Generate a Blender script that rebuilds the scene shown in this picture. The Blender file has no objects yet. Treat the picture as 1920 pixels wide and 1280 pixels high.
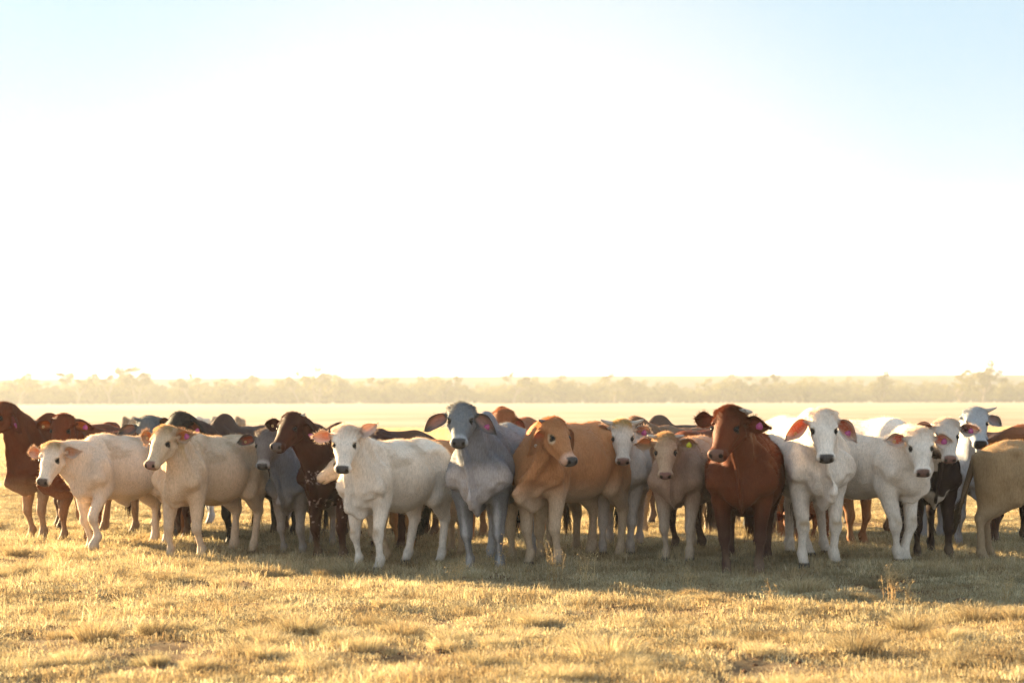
import bpy, math, random
import numpy as np
from mathutils import Vector, Matrix

R_ = math.radians
SC = bpy.context.scene
COL = SC.collection
rng = np.random.default_rng(7)
random.seed(7)

# ------------------------------------------------------------------ camera
KPX = 70.0 / 36.0 * 1920.0          # focal length in photo pixels
HOR = 748.0                          # horizon row
EYE = 1.6
PITCH = math.atan((HOR - 640.0) / KPX)
cam_d = bpy.data.cameras.new('camera')
cam = bpy.data.objects.new('camera', cam_d); COL.objects.link(cam)
cam.location = (0, 0, EYE)
cam.rotation_euler = (math.pi / 2 + PITCH, R_(0.12), 0)
cam_d.lens = 70; cam_d.sensor_width = 36
cam_d.clip_start = 0.1; cam_d.clip_end = 12000
cam_d.dof.use_dof = True
cam_d.dof.focus_distance = 18.6
cam_d.dof.aperture_fstop = 2.5
SC.camera = cam

# ------------------------------------------------------------------ light
SUN_AZ, SUN_EL = -50.0, 12.5         # degrees from the view axis (+Y), negative = left
SKY_GREY, SKY_WHITE = .87, 2.85
w = bpy.data.worlds.new('World'); SC.world = w; w.use_nodes = True
nt = w.node_tree; nt.nodes.clear()
sky = nt.nodes.new('ShaderNodeTexSky'); sky.sky_type = 'NISHITA'
sky.sun_disc = False; sky.sun_elevation = R_(SUN_EL); sky.sun_rotation = R_(SUN_AZ)
sky.altitude = 200; sky.air_density = 1.0; sky.dust_density = .6; sky.ozone_density = 1.0
bg = nt.nodes.new('ShaderNodeBackground'); bg.inputs[1].default_value = 0.05
wo = nt.nodes.new('ShaderNodeOutputWorld')
# dust near the horizon whitens the low sky; lens glare painted at view centre
tcw = nt.nodes.new('ShaderNodeTexCoord'); sepw = nt.nodes.new('ShaderNodeSeparateXYZ'); nt.links.new(tcw.outputs['Generated'], sepw.inputs[0])
hb = nt.nodes.new('ShaderNodeMapRange'); hb.interpolation_type = 'SMOOTHSTEP'
hb.inputs[1].default_value = -.02; hb.inputs[2].default_value = .20; hb.inputs[3].default_value = .8; hb.inputs[4].default_value = 0.0
nt.links.new(sepw.outputs['Z'], hb.inputs[0])
dt = nt.nodes.new('ShaderNodeVectorMath'); dt.operation = 'DOT_PRODUCT'; nt.links.new(tcw.outputs['Generated'], dt.inputs[0])
_ga, _ge = R_(-0.8), R_(3); dt.inputs[1].default_value = (math.sin(_ga) * math.cos(_ge), math.cos(_ga) * math.cos(_ge), math.sin(_ge))
gl = nt.nodes.new('ShaderNodeMapRange'); gl.interpolation_type = 'SMOOTHSTEP'
gl.inputs[1].default_value = math.cos(R_(15)); gl.inputs[2].default_value = math.cos(R_(1)); gl.inputs[3].default_value = 0; gl.inputs[4].default_value = .85
nt.links.new(dt.outputs['Value'], gl.inputs[0])
mxw = nt.nodes.new('ShaderNodeMath'); mxw.operation = 'ADD'; mxw.use_clamp = True; glp = nt.nodes.new('ShaderNodeMath'); glp.operation = 'POWER'; glp.inputs[1].default_value = 1.7; nt.links.new(gl.outputs[0], glp.inputs[0]); nt.links.new(hb.outputs[0], mxw.inputs[0]); nt.links.new(glp.outputs[0], mxw.inputs[1])
mixw = nt.nodes.new('ShaderNodeMix'); mixw.data_type = 'RGBA'; nt.links.new(mxw.outputs[0], mixw.inputs[0])
hsv = nt.nodes.new('ShaderNodeMix'); hsv.data_type = 'RGBA'; hsv.inputs[0].default_value = SKY_GREY
nt.links.new(sky.outputs[0], hsv.inputs[6]); 
hsv.inputs[7].default_value = (1.48, 2.02, 2.42, 1)
nt.links.new(hsv.outputs[2], mixw.inputs[6]); mixw.inputs[7].default_value = (*[c * SKY_WHITE for c in (1.0, .985, .94)], 1)
# the lowest, dustiest degrees are brightened all round as added fill for the herd
lo_ = nt.nodes.new('ShaderNodeMapRange'); lo_.interpolation_type = 'SMOOTHSTEP'
lo_.inputs[1].default_value = 0.0; lo_.inputs[2].default_value = .11; lo_.inputs[3].default_value = 4.2; lo_.inputs[4].default_value = 1.0
nt.links.new(sepw.outputs['Z'], lo_.inputs[0])
scw = nt.nodes.new('ShaderNodeVectorMath'); scw.operation = 'SCALE'; nt.links.new(mixw.outputs[2], scw.inputs[0]); nt.links.new(lo_.outputs[0], scw.inputs['Scale'])
nt.links.new(scw.outputs[0], bg.inputs[0]); nt.links.new(bg.outputs[0], wo.inputs[0])
sun_d = bpy.data.lights.new('sun', 'SUN'); sun = bpy.data.objects.new('sun', sun_d); COL.objects.link(sun)
sd = Vector((math.sin(R_(SUN_AZ)) * math.cos(R_(SUN_EL)), math.cos(R_(SUN_AZ)) * math.cos(R_(SUN_EL)), math.sin(R_(SUN_EL))))
sun.rotation_euler = (-sd).to_track_quat('-Z', 'Y').to_euler()
sun.location = (0, 0, 30)
sun_d.energy = 4.4; sun_d.angle = R_(0.5); sun_d.color = (1.0, 0.76, 0.42)
SC.view_settings.view_transform = 'Standard'; SC.view_settings.look = 'None'
SC.view_settings.exposure = 2.84; SC.view_settings.gamma = 1.0
SC.view_settings.use_curve_mapping = False
SC.render.engine = 'CYCLES'
SC.cycles.use_denoising = True
SC.cycles.max_bounces = 8; SC.cycles.diffuse_bounces = 3; SC.cycles.transmission_bounces = 4
SC.cycles.transparent_max_bounces = 8
SC.cycles.volume_bounces = 0
SC.cycles.sample_clamp_indirect = 6

# ------------------------------------------------------------------ helpers
def ray(x, y):
    u = (x - 960.0) / KPX; v = (640.0 - y) / KPX
    c, s = math.cos(PITCH), math.sin(PITCH)
    return np.array([u, c - s * v, s + c * v])

def ground_at(x, y):
    d = ray(x, y); t = -EYE / d[2]
    return np.array([d[0] * t, d[1] * t, 0.0])

def at_depth(x, y, Y):
    d = ray(x, y); t = Y / d[1]
    return np.array([d[0] * t, Y, EYE + d[2] * t])

_tab = np.random.default_rng(11).random(65536).astype(np.float32)
def _h(i, j, k):
    return _tab[(i * 73856093 ^ j * 19349663 ^ k * 83492791) & 65535]
def vnoise(p, freq=1.0, seed=0):
    q = np.asarray(p, np.float64) * freq + seed * 17.31
    i = np.floor(q).astype(np.int64); f = q - i; f = f * f * (3 - 2 * f)
    x, y, z = i[..., 0], i[..., 1], i[..., 2]; a, b, c = f[..., 0], f[..., 1], f[..., 2]
    def L(u, v, t): return u + (v - u) * t
    r = L(L(L(_h(x, y, z), _h(x + 1, y, z), a), L(_h(x, y + 1, z), _h(x + 1, y + 1, z), a), b),
          L(L(_h(x, y, z + 1), _h(x + 1, y, z + 1), a), L(_h(x, y + 1, z + 1), _h(x + 1, y + 1, z + 1), a), b), c)
    return r
def fbm(p, freq, octs=3, seed=0):
    r = 0; amp = .5; tot = 0
    for o in range(octs):
        r = r + amp * vnoise(p, freq * 2 ** o, seed + o); tot += amp; amp *= .5
    return r / tot

def terrain(x, y):
    x = np.asarray(x, float); y = np.asarray(y, float)
    p = np.stack([x, y, np.zeros_like(x)], -1)
    fade = np.clip((90 - np.abs(y - 20)) / 60, 0, 1)
    return ((fbm(p, 0.55, 3, 3) - .5) * 0.16 + (fbm(p, 2.6, 2, 9) - .5) * 0.07 + np.maximum(0, fbm(p, 3.3, 2, 14) - .55) * .16) * fade

def ss(a, b, x):
    t = np.clip((x - a) / (b - a), 0, 1); return t * t * (3 - 2 * t)

def tag(o, label=None, cat=None, group=None, kind=None):
    if label: o['label'] = label
    if cat: o['category'] = cat
    if group: o['group'] = group
    if kind: o['kind'] = kind
    return o

def mesh_np(name, V, F, mat, col=None, smooth=True, parent=None, link=True):
    me = bpy.data.meshes.new(name)
    V = np.ascontiguousarray(V, np.float32); F = np.ascontiguousarray(F, np.int32)
    n, k = F.shape
    me.vertices.add(len(V)); me.vertices.foreach_set('co', V.ravel())
    me.loops.add(n * k); me.loops.foreach_set('vertex_index', F.ravel())
    me.polygons.add(n); me.polygons.foreach_set('loop_start', np.arange(0, n * k, k, dtype=np.int32))
    me.update(calc_edges=True)
    if smooth: me.polygons.foreach_set('use_smooth', np.ones(n, bool))
    if col is not None:
        a = me.color_attributes.new('col', 'FLOAT_COLOR', 'POINT')
        c = np.ones((len(V), 4), np.float32); c[:, :3] = col
        a.data.foreach_set('color', c.ravel())
    if isinstance(mat, (list, tuple)):
        for m in mat: me.materials.append(m)
    else: me.materials.append(mat)
    o = bpy.data.objects.new(name, me)
    if link: COL.objects.link(o)
    if parent is not None: o.parent = parent
    return o

def tube(pts, rad, n=8, cap=True):
    pts = np.asarray(pts, float); m = len(pts)
    V = []; F = []
    T = np.gradient(pts, axis=0); T /= np.linalg.norm(T, axis=1)[:, None] + 1e-9
    ref = np.array([0, 0, 1.0]) if abs(T[0][2]) < .9 else np.array([1.0, 0, 0])
    for i in range(m):
        s = np.cross(T[i], ref); s /= np.linalg.norm(s) + 1e-9; u = np.cross(s, T[i])
        for j in range(n):
            a = 2 * math.pi * j / n
            V.append(pts[i] + rad[i] * (math.cos(a) * s + math.sin(a) * u))
    for i in range(m - 1):
        for j in range(n):
            a = i * n + j; b = i * n + (j + 1) % n
            F.append((a, b, b + n, a + n))
    if cap:
        V.append(pts[0]); c0 = len(V) - 1; V.append(pts[-1]); c1 = len(V) - 1
        for j in range(n):
            F.append((c0, (j + 1) % n, j, j)); F.append((c1, (m - 1) * n + j, (m - 1) * n + (j + 1) % n, (m - 1) * n + (j + 1) % n))
    # triangles from quads so every face has 3 corners
    T3 = []
    for q in F:
        T3.append((q[0], q[1], q[2]))
        if q[2] != q[3]: T3.append((q[0], q[2], q[3]))
    return np.array(V), np.array(T3)

# ------------------------------------------------------------------ materials
def new_mat(name):
    m = bpy.data.materials.new(name); m.use_nodes = True
    m.node_tree.nodes.clear(); return m, m.node_tree
def N(t, typ, **kw):
    n = t.nodes.new(typ)
    for k, v in kw.items():
        if k in ('inputs',):
            for a, b in v.items(): n.inputs[a].default_value = b
        else: setattr(n, k, v)
    return n

def coat_mat(name, rough=.62, sheen=.35, bump=.45, hair=True):
    m, t = new_mat(name)
    out = N(t, 'ShaderNodeOutputMaterial'); b = N(t, 'ShaderNodeBsdfPrincipled')
    at = N(t, 'ShaderNodeAttribute', attribute_name='col')
    tc = N(t, 'ShaderNodeTexCoord')
    mp = N(t, 'ShaderNodeMapping'); mp.inputs['Scale'].default_value = (1, 1, .30)
    n1 = N(t, 'ShaderNodeTexNoise'); n1.inputs['Scale'].default_value = 80; n1.inputs['Detail'].default_value = 5; n1.inputs['Roughness'].default_value = .7
    n2 = N(t, 'ShaderNodeTexNoise'); n2.inputs['Scale'].default_value = 5; n2.inputs['Detail'].default_value = 5
    t.links.new(tc.outputs['Object'], mp.inputs[0]); t.links.new(mp.outputs[0], n1.inputs[0]); t.links.new(tc.outputs['Object'], n2.inputs[0])
    mr = N(t, 'ShaderNodeMapRange'); mr.inputs[1].default_value = .25; mr.inputs[2].default_value = .75; mr.inputs[3].default_value = .70; mr.inputs[4].default_value = 1.25
    t.links.new(n1.outputs[0], mr.inputs[0])
    mr2 = N(t, 'ShaderNodeMapRange'); mr2.inputs[3].default_value = .84; mr2.inputs[4].default_value = 1.16
    t.links.new(n2.outputs[0], mr2.inputs[0])
    mm = N(t, 'ShaderNodeMath', operation='MULTIPLY'); t.links.new(mr.outputs[0], mm.inputs[0]); t.links.new(mr2.outputs[0], mm.inputs[1])
    mx = N(t, 'ShaderNodeVectorMath', operation='SCALE'); t.links.new(at.outputs['Color'], mx.inputs[0]); t.links.new(mm.outputs[0], mx.inputs['Scale'])
    t.links.new(mx.outputs[0], b.inputs['Base Color'])
    b.inputs['Roughness'].default_value = rough
    b.inputs['Specular IOR Level'].default_value = .10
    shs = N(t, 'ShaderNodeSeparateColor'); t.links.new(at.outputs['Color'], shs.inputs[0]); shm = N(t, 'ShaderNodeMath', operation='MULTIPLY'); shm.inputs[1].default_value = sheen; t.links.new(shs.outputs[0], shm.inputs[0]); t.links.new(shm.outputs[0], b.inputs['Sheen Weight']); b.inputs['Sheen Roughness'].default_value = .4
    t.links.new(at.outputs['Color'], b.inputs['Sheen Tint'])
    bp = N(t, 'ShaderNodeBump'); bp.inputs['Strength'].default_value = bump; bp.inputs['Distance'].default_value = .008
    t.links.new(n1.outputs[0], bp.inputs['Height']); t.links.new(bp.outputs[0], b.inputs['Normal'])
    t.links.new(b.outputs[0], out.inputs[0])
    return m

def plain_mat(name, col, rough=.5, spec=.5, noise=0, nscale=20, trans=0):
    m, t = new_mat(name)
    out = N(t, 'ShaderNodeOutputMaterial'); b = N(t, 'ShaderNodeBsdfPrincipled')
    b.inputs['Base Color'].default_value = (*col, 1); b.inputs['Roughness'].default_value = rough
    b.inputs['Specular IOR Level'].default_value = spec
    if noise:
        n1 = N(t, 'ShaderNodeTexNoise'); n1.inputs['Scale'].default_value = nscale; n1.inputs['Detail'].default_value = 5
        tc = N(t, 'ShaderNodeTexCoord'); t.links.new(tc.outputs['Object'], n1.inputs[0])
        mr = N(t, 'ShaderNodeMapRange'); mr.inputs[3].default_value = 1 - noise; mr.inputs[4].default_value = 1 + noise
        t.links.new(n1.outputs[0], mr.inputs[0])
        mx = N(t, 'ShaderNodeVectorMath', operation='SCALE'); mx.inputs[0].default_value = col
        t.links.new(mr.outputs[0], mx.inputs['Scale']); t.links.new(mx.outputs[0], b.inputs['Base Color'])
    t.links.new(b.outputs[0], out.inputs[0])
    return m

def leaf_mat(name, trans=.5, rough=.6, tint=(1, .85, .55), attr=True, col=(.3, .2, .1), rnd=.25, patch=0):
    """thin things that let the low sun through: ears, grass, leaves"""
    m, t = new_mat(name)
    out = N(t, 'ShaderNodeOutputMaterial'); b = N(t, 'ShaderNodeBsdfPrincipled')
    b.inputs['Roughness'].default_value = rough; b.inputs['Specular IOR Level'].default_value = .1
    tr = N(t, 'ShaderNodeBsdfTranslucent'); mix = N(t, 'ShaderNodeMixShader'); mix.inputs[0].default_value = trans
    if attr:
        at = N(t, 'ShaderNodeAttribute', attribute_name='col'); c = at.outputs['Color']
    else:
        rgb = N(t, 'ShaderNodeRGB'); rgb.outputs[0].default_value = (*col, 1); c = rgb.outputs[0]
    if rnd:
        oi = N(t, 'ShaderNodeObjectInfo'); mr = N(t, 'ShaderNodeMapRange'); mr.inputs[3].default_value = 1 - rnd; mr.inputs[4].default_value = 1 + rnd
        t.links.new(oi.outputs['Random'], mr.inputs[0])
        mx = N(t, 'ShaderNodeVectorMath', operation='SCALE'); t.links.new(c, mx.inputs[0]); t.links.new(mr.outputs[0], mx.inputs['Scale']); c = mx.outputs[0]
    if patch:       # weathered and fresher straw in patches over the ground
        ge = N(t, 'ShaderNodeNewGeometry'); pn = N(t, 'ShaderNodeTexNoise'); pn.inputs['Scale'].default_value = patch; pn.inputs['Detail'].default_value = 5; pn.inputs['Roughness'].default_value = .65
        t.links.new(ge.outputs['Position'], pn.inputs[0]); cr = N(t, 'ShaderNodeValToRGB')
        cr.color_ramp.elements[0].position = .36; cr.color_ramp.elements[0].color = (.66, .57, .48, 1); cr.color_ramp.elements[1].position = .60; cr.color_ramp.elements[1].color = (1.0, .99, .95, 1)
        t.links.new(pn.outputs[0], cr.inputs[0]); pm = N(t, 'ShaderNodeVectorMath', operation='MULTIPLY'); t.links.new(c, pm.inputs[0]); t.links.new(cr.outputs[0], pm.inputs[1]); c = pm.outputs[0]
    ti = N(t, 'ShaderNodeVectorMath', operation='MULTIPLY'); ti.inputs[1].default_value = tint
    t.links.new(c, ti.inputs[0]); t.links.new(c, b.inputs['Base Color']); t.links.new(ti.outputs[0], tr.inputs[0])
    t.links.new(b.outputs[0], mix.inputs[1]); t.links.new(tr.outputs[0], mix.inputs[2]); t.links.new(mix.outputs[0], out.inputs[0])
    return m

M_COAT = coat_mat('short_hair_coat')
M_EAR = leaf_mat('ear_skin', .33, .7, (1.1, .74, .50), rnd=0)
M_HAIR = leaf_mat('hair', .45, .6, (1.2, 1.0, .8), rnd=0)
M_HORN = plain_mat('horn_keratin', (.42, .36, .30), .4, .5, .25, 30)
M_HORND = plain_mat('dark_horn_keratin', (.09, .085, .085), .4, .5, .25, 30)
M_EYE = plain_mat('wet_eye', (.006, .004, .003), .3, .25)
M_PINK = plain_mat('pink_tag_plastic', (.42, .07, .22), .4, .5)
M_YEL = plain_mat('yellow_tag_plastic', (.62, .66, .03), .4, .5)
M_GOLD = plain_mat('tan_button_tag', (.65, .42, .16), .4, .5)
M_GRASS = leaf_mat('dry_grass', .45, .7, (1.06, .99, .80), rnd=.30, patch=1.6)
M_LEAF = leaf_mat('gum_leaf', .35, .6, (1.1, 1.0, .5), rnd=.2)
M_BARK = plain_mat('bark', (.22, .17, .13), .9, .1, .3, 3)

# ------------------------------------------------------------------ signed distance field modelling of animals
class Field:
    def __init__(s, lo, hi, vox):
        s.lo = np.array(lo, np.float32); s.v = vox
        s.n = np.ceil((np.array(hi) - s.lo) / vox).astype(int) + 2
        s.ax = [s.lo[a] + vox * np.arange(s.n[a], dtype=np.float32) for a in range(3)]
        s.f = np.full(s.n, .2, np.float32)
    def box(s, lo, hi):
        i0 = np.clip(((np.array(lo) - s.lo) / s.v).astype(int), 0, s.n - 1)
        i1 = np.clip(((np.array(hi) - s.lo) / s.v).astype(int) + 2, i0 + 1, s.n)
        sl = tuple(slice(a, b) for a, b in zip(i0, i1))
        X = s.ax[0][sl[0]][:, None, None]; Y = s.ax[1][sl[1]][None, :, None]; Z = s.ax[2][sl[2]][None, None, :]
        return sl, X, Y, Z
    def join(s, sl, d, k):
        a = s.f[sl]
        h = np.maximum(k - np.abs(a - d), 0) / k
        s.f[sl] = np.minimum(a, d) - h * h * k * .25
    def cut(s, sl, d, k):
        a = s.f[sl]; d = -d
        h = np.maximum(k - np.abs(a - d), 0) / k
        s.f[sl] = np.maximum(a, d) + h * h * k * .25
    def cone(s, a, b, ra, rb, k=.05, n=None, q=1.0, cut=False):
        a = np.array(a, float); b = np.array(b, float)
        r = max(ra, rb); pad = r + k + .03
        sl, X, Y, Z = s.box(np.minimum(a, b) - pad, np.maximum(a, b) + pad)
        px, py, pz = X - a[0], Y - a[1], Z - a[2]; ba = (b - a).astype(float).copy()
        fac = 1.0
        if n is not None and q != 1.0:
            n = np.array(n, float); n /= np.linalg.norm(n)
            ba = ba - n * (ba @ n) * 0
            dn = (px * n[0] + py * n[1] + pz * n[2]); 
            ban = ba @ n
            # scale the component across the sheet
            g = 1 / q - 1
            px = px + n[0] * dn * g; py = py + n[1] * dn * g; pz = pz + n[2] * dn * g
            ba = ba + n * ban * g; fac = (1 + q) * .5
        L = ba @ ba + 1e-9
        t = np.clip((px * ba[0] + py * ba[1] + pz * ba[2]) / L, 0, 1)
        d = (np.sqrt((px - ba[0] * t) ** 2 + (py - ba[1] * t) ** 2 + (pz - ba[2] * t) ** 2) - (ra + (rb - ra) * t)) * fac
        (s.cut if cut else s.join)(sl, d.astype(np.float32), k)
    def ell(s, c, r, k=.05, M=None, cut=False):
        c = np.array(c, float); r = np.array(r, float); m = r.max() + k + .03
        sl, X, Y, Z = s.box(c - m, c + m)
        px, py, pz = X - c[0], Y - c[1], Z - c[2]
        if M is not None:
            q = [px * M[0][i] + py * M[1][i] + pz * M[2][i] for i in range(3)]
        else: q = [px, py, pz]
        k0 = np.sqrt((q[0] / r[0]) ** 2 + (q[1] / r[1]) ** 2 + (q[2] / r[2]) ** 2)
        k1 = np.sqrt((q[0] / r[0] ** 2) ** 2 + (q[1] / r[1] ** 2) ** 2 + (q[2] / r[2] ** 2) ** 2) + 1e-6
        d = k0 * (k0 - 1) / k1
        (s.cut if cut else s.join)(sl, d.astype(np.float32), k)
    def mesh(s):
        f = s.f; f[0] = .2; f[-1] = .2; f[:, 0] = .2; f[:, -1] = .2; f[:, :, 0] = .2; f[:, :, -1] = .2
        ins = f < 0
        cnt = np.zeros(np.array(f.shape) - 1, np.int8)
        for dx in (0, 1):
            for dy in (0, 1):
                for dz in (0, 1):
                    cnt += ins[dx:f.shape[0] - 1 + dx, dy:f.shape[1] - 1 + dy, dz:f.shape[2] - 1 + dz]
        act = (cnt > 0) & (cnt < 8)
        I = np.argwhere(act); idx = -np.ones(act.shape, np.int32); idx[act] = np.arange(len(I))
        acc = np.zeros((len(I), 3), np.float64); num = np.zeros(len(I))
        C = [(x, y, z) for x in (0, 1) for y in (0, 1) for z in (0, 1)]
        vals = {c: f[I[:, 0] + c[0], I[:, 1] + c[1], I[:, 2] + c[2]] for c in C}
        for a in C:
            for ax in range(3):
                if a[ax] == 0:
                    b = list(a); b[ax] = 1; b = tuple(b)
                    va, vb = vals[a], vals[b]; m = (va < 0) != (vb < 0)
                    t = np.where(m, va / np.where(m, va - vb, 1), 0)
                    p = np.tile(np.array(a, float), (len(I), 1)); p[:, ax] += t
                    acc[m] += p[m]; num[m] += 1
        V = (I + acc / num[:, None]) * s.v + s.lo
        F = []
        for ax in range(3):
            sa = [slice(None)] * 3; sb = [slice(None)] * 3; sa[ax] = slice(0, -1); sb[ax] = slice(1, None)
            A, B = ins[tuple(sa)], ins[tuple(sb)]
            E = np.argwhere(A != B); fl = A[A != B]
            u, v = (ax + 1) % 3, (ax + 2) % 3
            def cell(du, dv):
                q = E.copy(); q[:, u] -= du; q[:, v] -= dv
                return idx[q[:, 0], q[:, 1], q[:, 2]]
            q = np.stack([cell(1, 1), cell(0, 1), cell(0, 0), cell(1, 0)], 1)
            q[~fl] = q[~fl][:, ::-1]
            F.append(q)
        F = np.concatenate(F)
        return V, F

def smooth_mesh(V, F, it=1, lam=.5):
    for _ in range(it):
        S = np.zeros_like(V); c = np.zeros(len(V))
        for a in range(4):
            b = (a + 1) % 4
            for i, j in ((a, b), (b, a)):
                for x in range(3): S[:, x] += np.bincount(F[:, i], V[F[:, j], x], len(V))
                c += np.bincount(F[:, i], minlength=len(V))
        V = V + lam * (S / c[:, None] - V)
    return V

def vnormals(V, F):
    n = np.cross(V[F[:, 2]] - V[F[:, 0]], V[F[:, 3]] - V[F[:, 1]])
    r = np.zeros_like(V)
    for i in range(4):
        for x in range(3): r[:, x] += np.bincount(F[:, i], n[:, x], len(V))
    return r / (np.linalg.norm(r, axis=1)[:, None] + 1e-12)

def hexc(*a): return np.array(a, float)
# coat palettes (linear reflectance)
WHITE = hexc(.72, .63, .55); CREAM = hexc(.67, .53, .42); TANCREAM = hexc(.57, .42, .30); TAN = hexc(.40, .175, .075)
PALETAN = hexc(.45, .33, .22); GREY = hexc(.21, .215, .24); DGREY = hexc(.12, .12, .13); LGREY = hexc(.45, .46, .50)
RED = hexc(.115, .026, .008); DRED = hexc(.042, .010, .005); BROWN = hexc(.075, .030, .015); BLACK = hexc(.014, .011, .010)
REDTAN = hexc(.27, .12, .055); MAROON = hexc(.014, .004, .004)
NOSE_D = hexc(.065, .060, .062); NOSE_P = hexc(.22, .12, .10); NOSE_B = hexc(.10, .065, .055)

def ear_mesh(L, W, droop, side, inner, outer, fringe, seed):
    """local: +X along the ear, +Y across, +Z = opening direction"""
    rg = np.random.default_rng(seed)
    nu, nv = 12, 8
    P = []
    for i in range(nu + 1):
        u = i / nu
        wd = W * (np.sin(np.pi * min(1, (u * .93 + .07)) ** .85) ** .75) * (.55 if u == 0 else 1) + .004
        for j in range(nv + 1):
            v = -1 + 2 * j / nv
            cup = (1 - u * .55) * W * .75
            x = L * u; y = wd * .5 * v
            z = cup * (v * v) * .8 - cup * .3 + W * .12 * math.sin(u * 3) 
            zz = z - droop * .0
            x2 = x; y2 = y - droop * L * .28 * u * u + (.006 * math.sin(v * 9 + u * 7 + seed))
            P.append((x2, y2, zz))
    P = np.array(P); 
    th = .0035
    A = P + [0, 0, th]; B = P - [0, 0, th]
    # keep edges closed
    V = np.concatenate([A, B]); n1 = len(P); F = []
    w_ = nv + 1
    for i in range(nu):
        for j in range(nv):
            a = i * w_ + j; F.append((a, a + w_, a + w_ + 1, a + 1)); F.append((n1 + a, n1 + a + 1, n1 + a + w_ + 1, n1 + a + w_))
    rim = [i * w_ for i in range(nu + 1)] + [nu * w_ + j for j in range(1, w_)] + [i * w_ + nv for i in range(nu - 1, -1, -1)] + [j for j in range(nv - 1, 0, -1)]
    for a, b in zip(rim, rim[1:] + rim[:1]): F.append((a, b, n1 + b, n1 + a))
    T = []
    for q in F: T += [(q[0], q[1], q[2]), (q[0], q[2], q[3])]
    u = P[:, 0] / L
    edge = np.abs(np.tile(np.linspace(-1, 1, w_), nu + 1))
    mixv = ss(.62 - .22 * min(1, fringe), 1.0 - .15 * min(1, fringe), np.maximum(edge, u))[:, None]
    cin = inner * (1 - mixv) + outer * mixv
    C = np.concatenate([cin, np.tile(outer, (n1, 1))])
    V = list(V); C = list(C)
    if fringe:
        for k in range(int(260 * fringe)):
            e = rim[rg.integers(len(rim))]
            if P[e][0] < L * .12: continue
            b = P[e] + rg.normal(0, .004, 3)
            dr = b - np.array([L * .45, P[e][1] * 0 - droop * L * .1, b[2]]); dr /= np.linalg.norm(dr) + 1e-9
            dr = dr + rg.normal(0, .35, 3); dr /= np.linalg.norm(dr)
            ln = rg.uniform(.012, .03) * (.7 + .5 * fringe)
            s_ = np.cross(dr, rg.normal(0, 1, 3)); s_ /= np.linalg.norm(s_)
            k0 = len(V); V += [b + s_ * .0016, b - s_ * .0016, b + dr * ln]; C += [outer] * 3; T.append((k0, k0 + 1, k0 + 2))
        for k in range(int(160 * fringe)):      # hair inside the cup
            uu, vv = rg.uniform(.1, .8), rg.uniform(-.7, .7)
            e = int(uu * nu) * w_ + int((vv + 1) / 2 * nv)
            b = P[e]; dr = np.array([rg.uniform(.2, 1), -vv * .8 + rg.normal(0, .3), .5]); dr /= np.linalg.norm(dr)
            ln = rg.uniform(.015, .035); s_ = np.cross(dr, rg.normal(0, 1, 3)); s_ /= np.linalg.norm(s_)
            k0 = len(V); V += [b + s_ * .0016, b - s_ * .0016, b + dr * ln]; C += [outer * 1.05] * 3; T.append((k0, k0 + 1, k0 + 2))
    V = np.array(V); 
    if side < 0: pass
    return V, np.array(T), np.array(C)

def fur_mesh(V, Nrm, C, w, count, length, seed, lie=.45, width=.0016, down=(0, 0, -1)):
    """short hair strands standing off the coat where weight w is high (mesh triangles)"""
    rg = np.random.default_rng(seed)
    p = w / w.sum(); i = rg.choice(len(V), count, p=p)
    n = Nrm[i] + np.array(down) * lie + rg.normal(0, .28, (count, 3)); n /= np.linalg.norm(n, axis=1)[:, None]
    s = np.cross(n, rg.normal(0, 1, (count, 3))); s /= np.linalg.norm(s, axis=1)[:, None]
    b = V[i] + rg.normal(0, .004, (count, 3)) - Nrm[i] * .002
    L = length * rg.uniform(.5, 1.2, (count, 1))
    VV = np.stack([b + s * width, b - s * width, b + n * L], 1).reshape(-1, 3)
    F = np.arange(count * 3).reshape(-1, 3)
    cc = np.repeat(C[i] * rg.uniform(.8, 1.15, (count, 1)), 3, 0)
    return VV, F, cc

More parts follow.
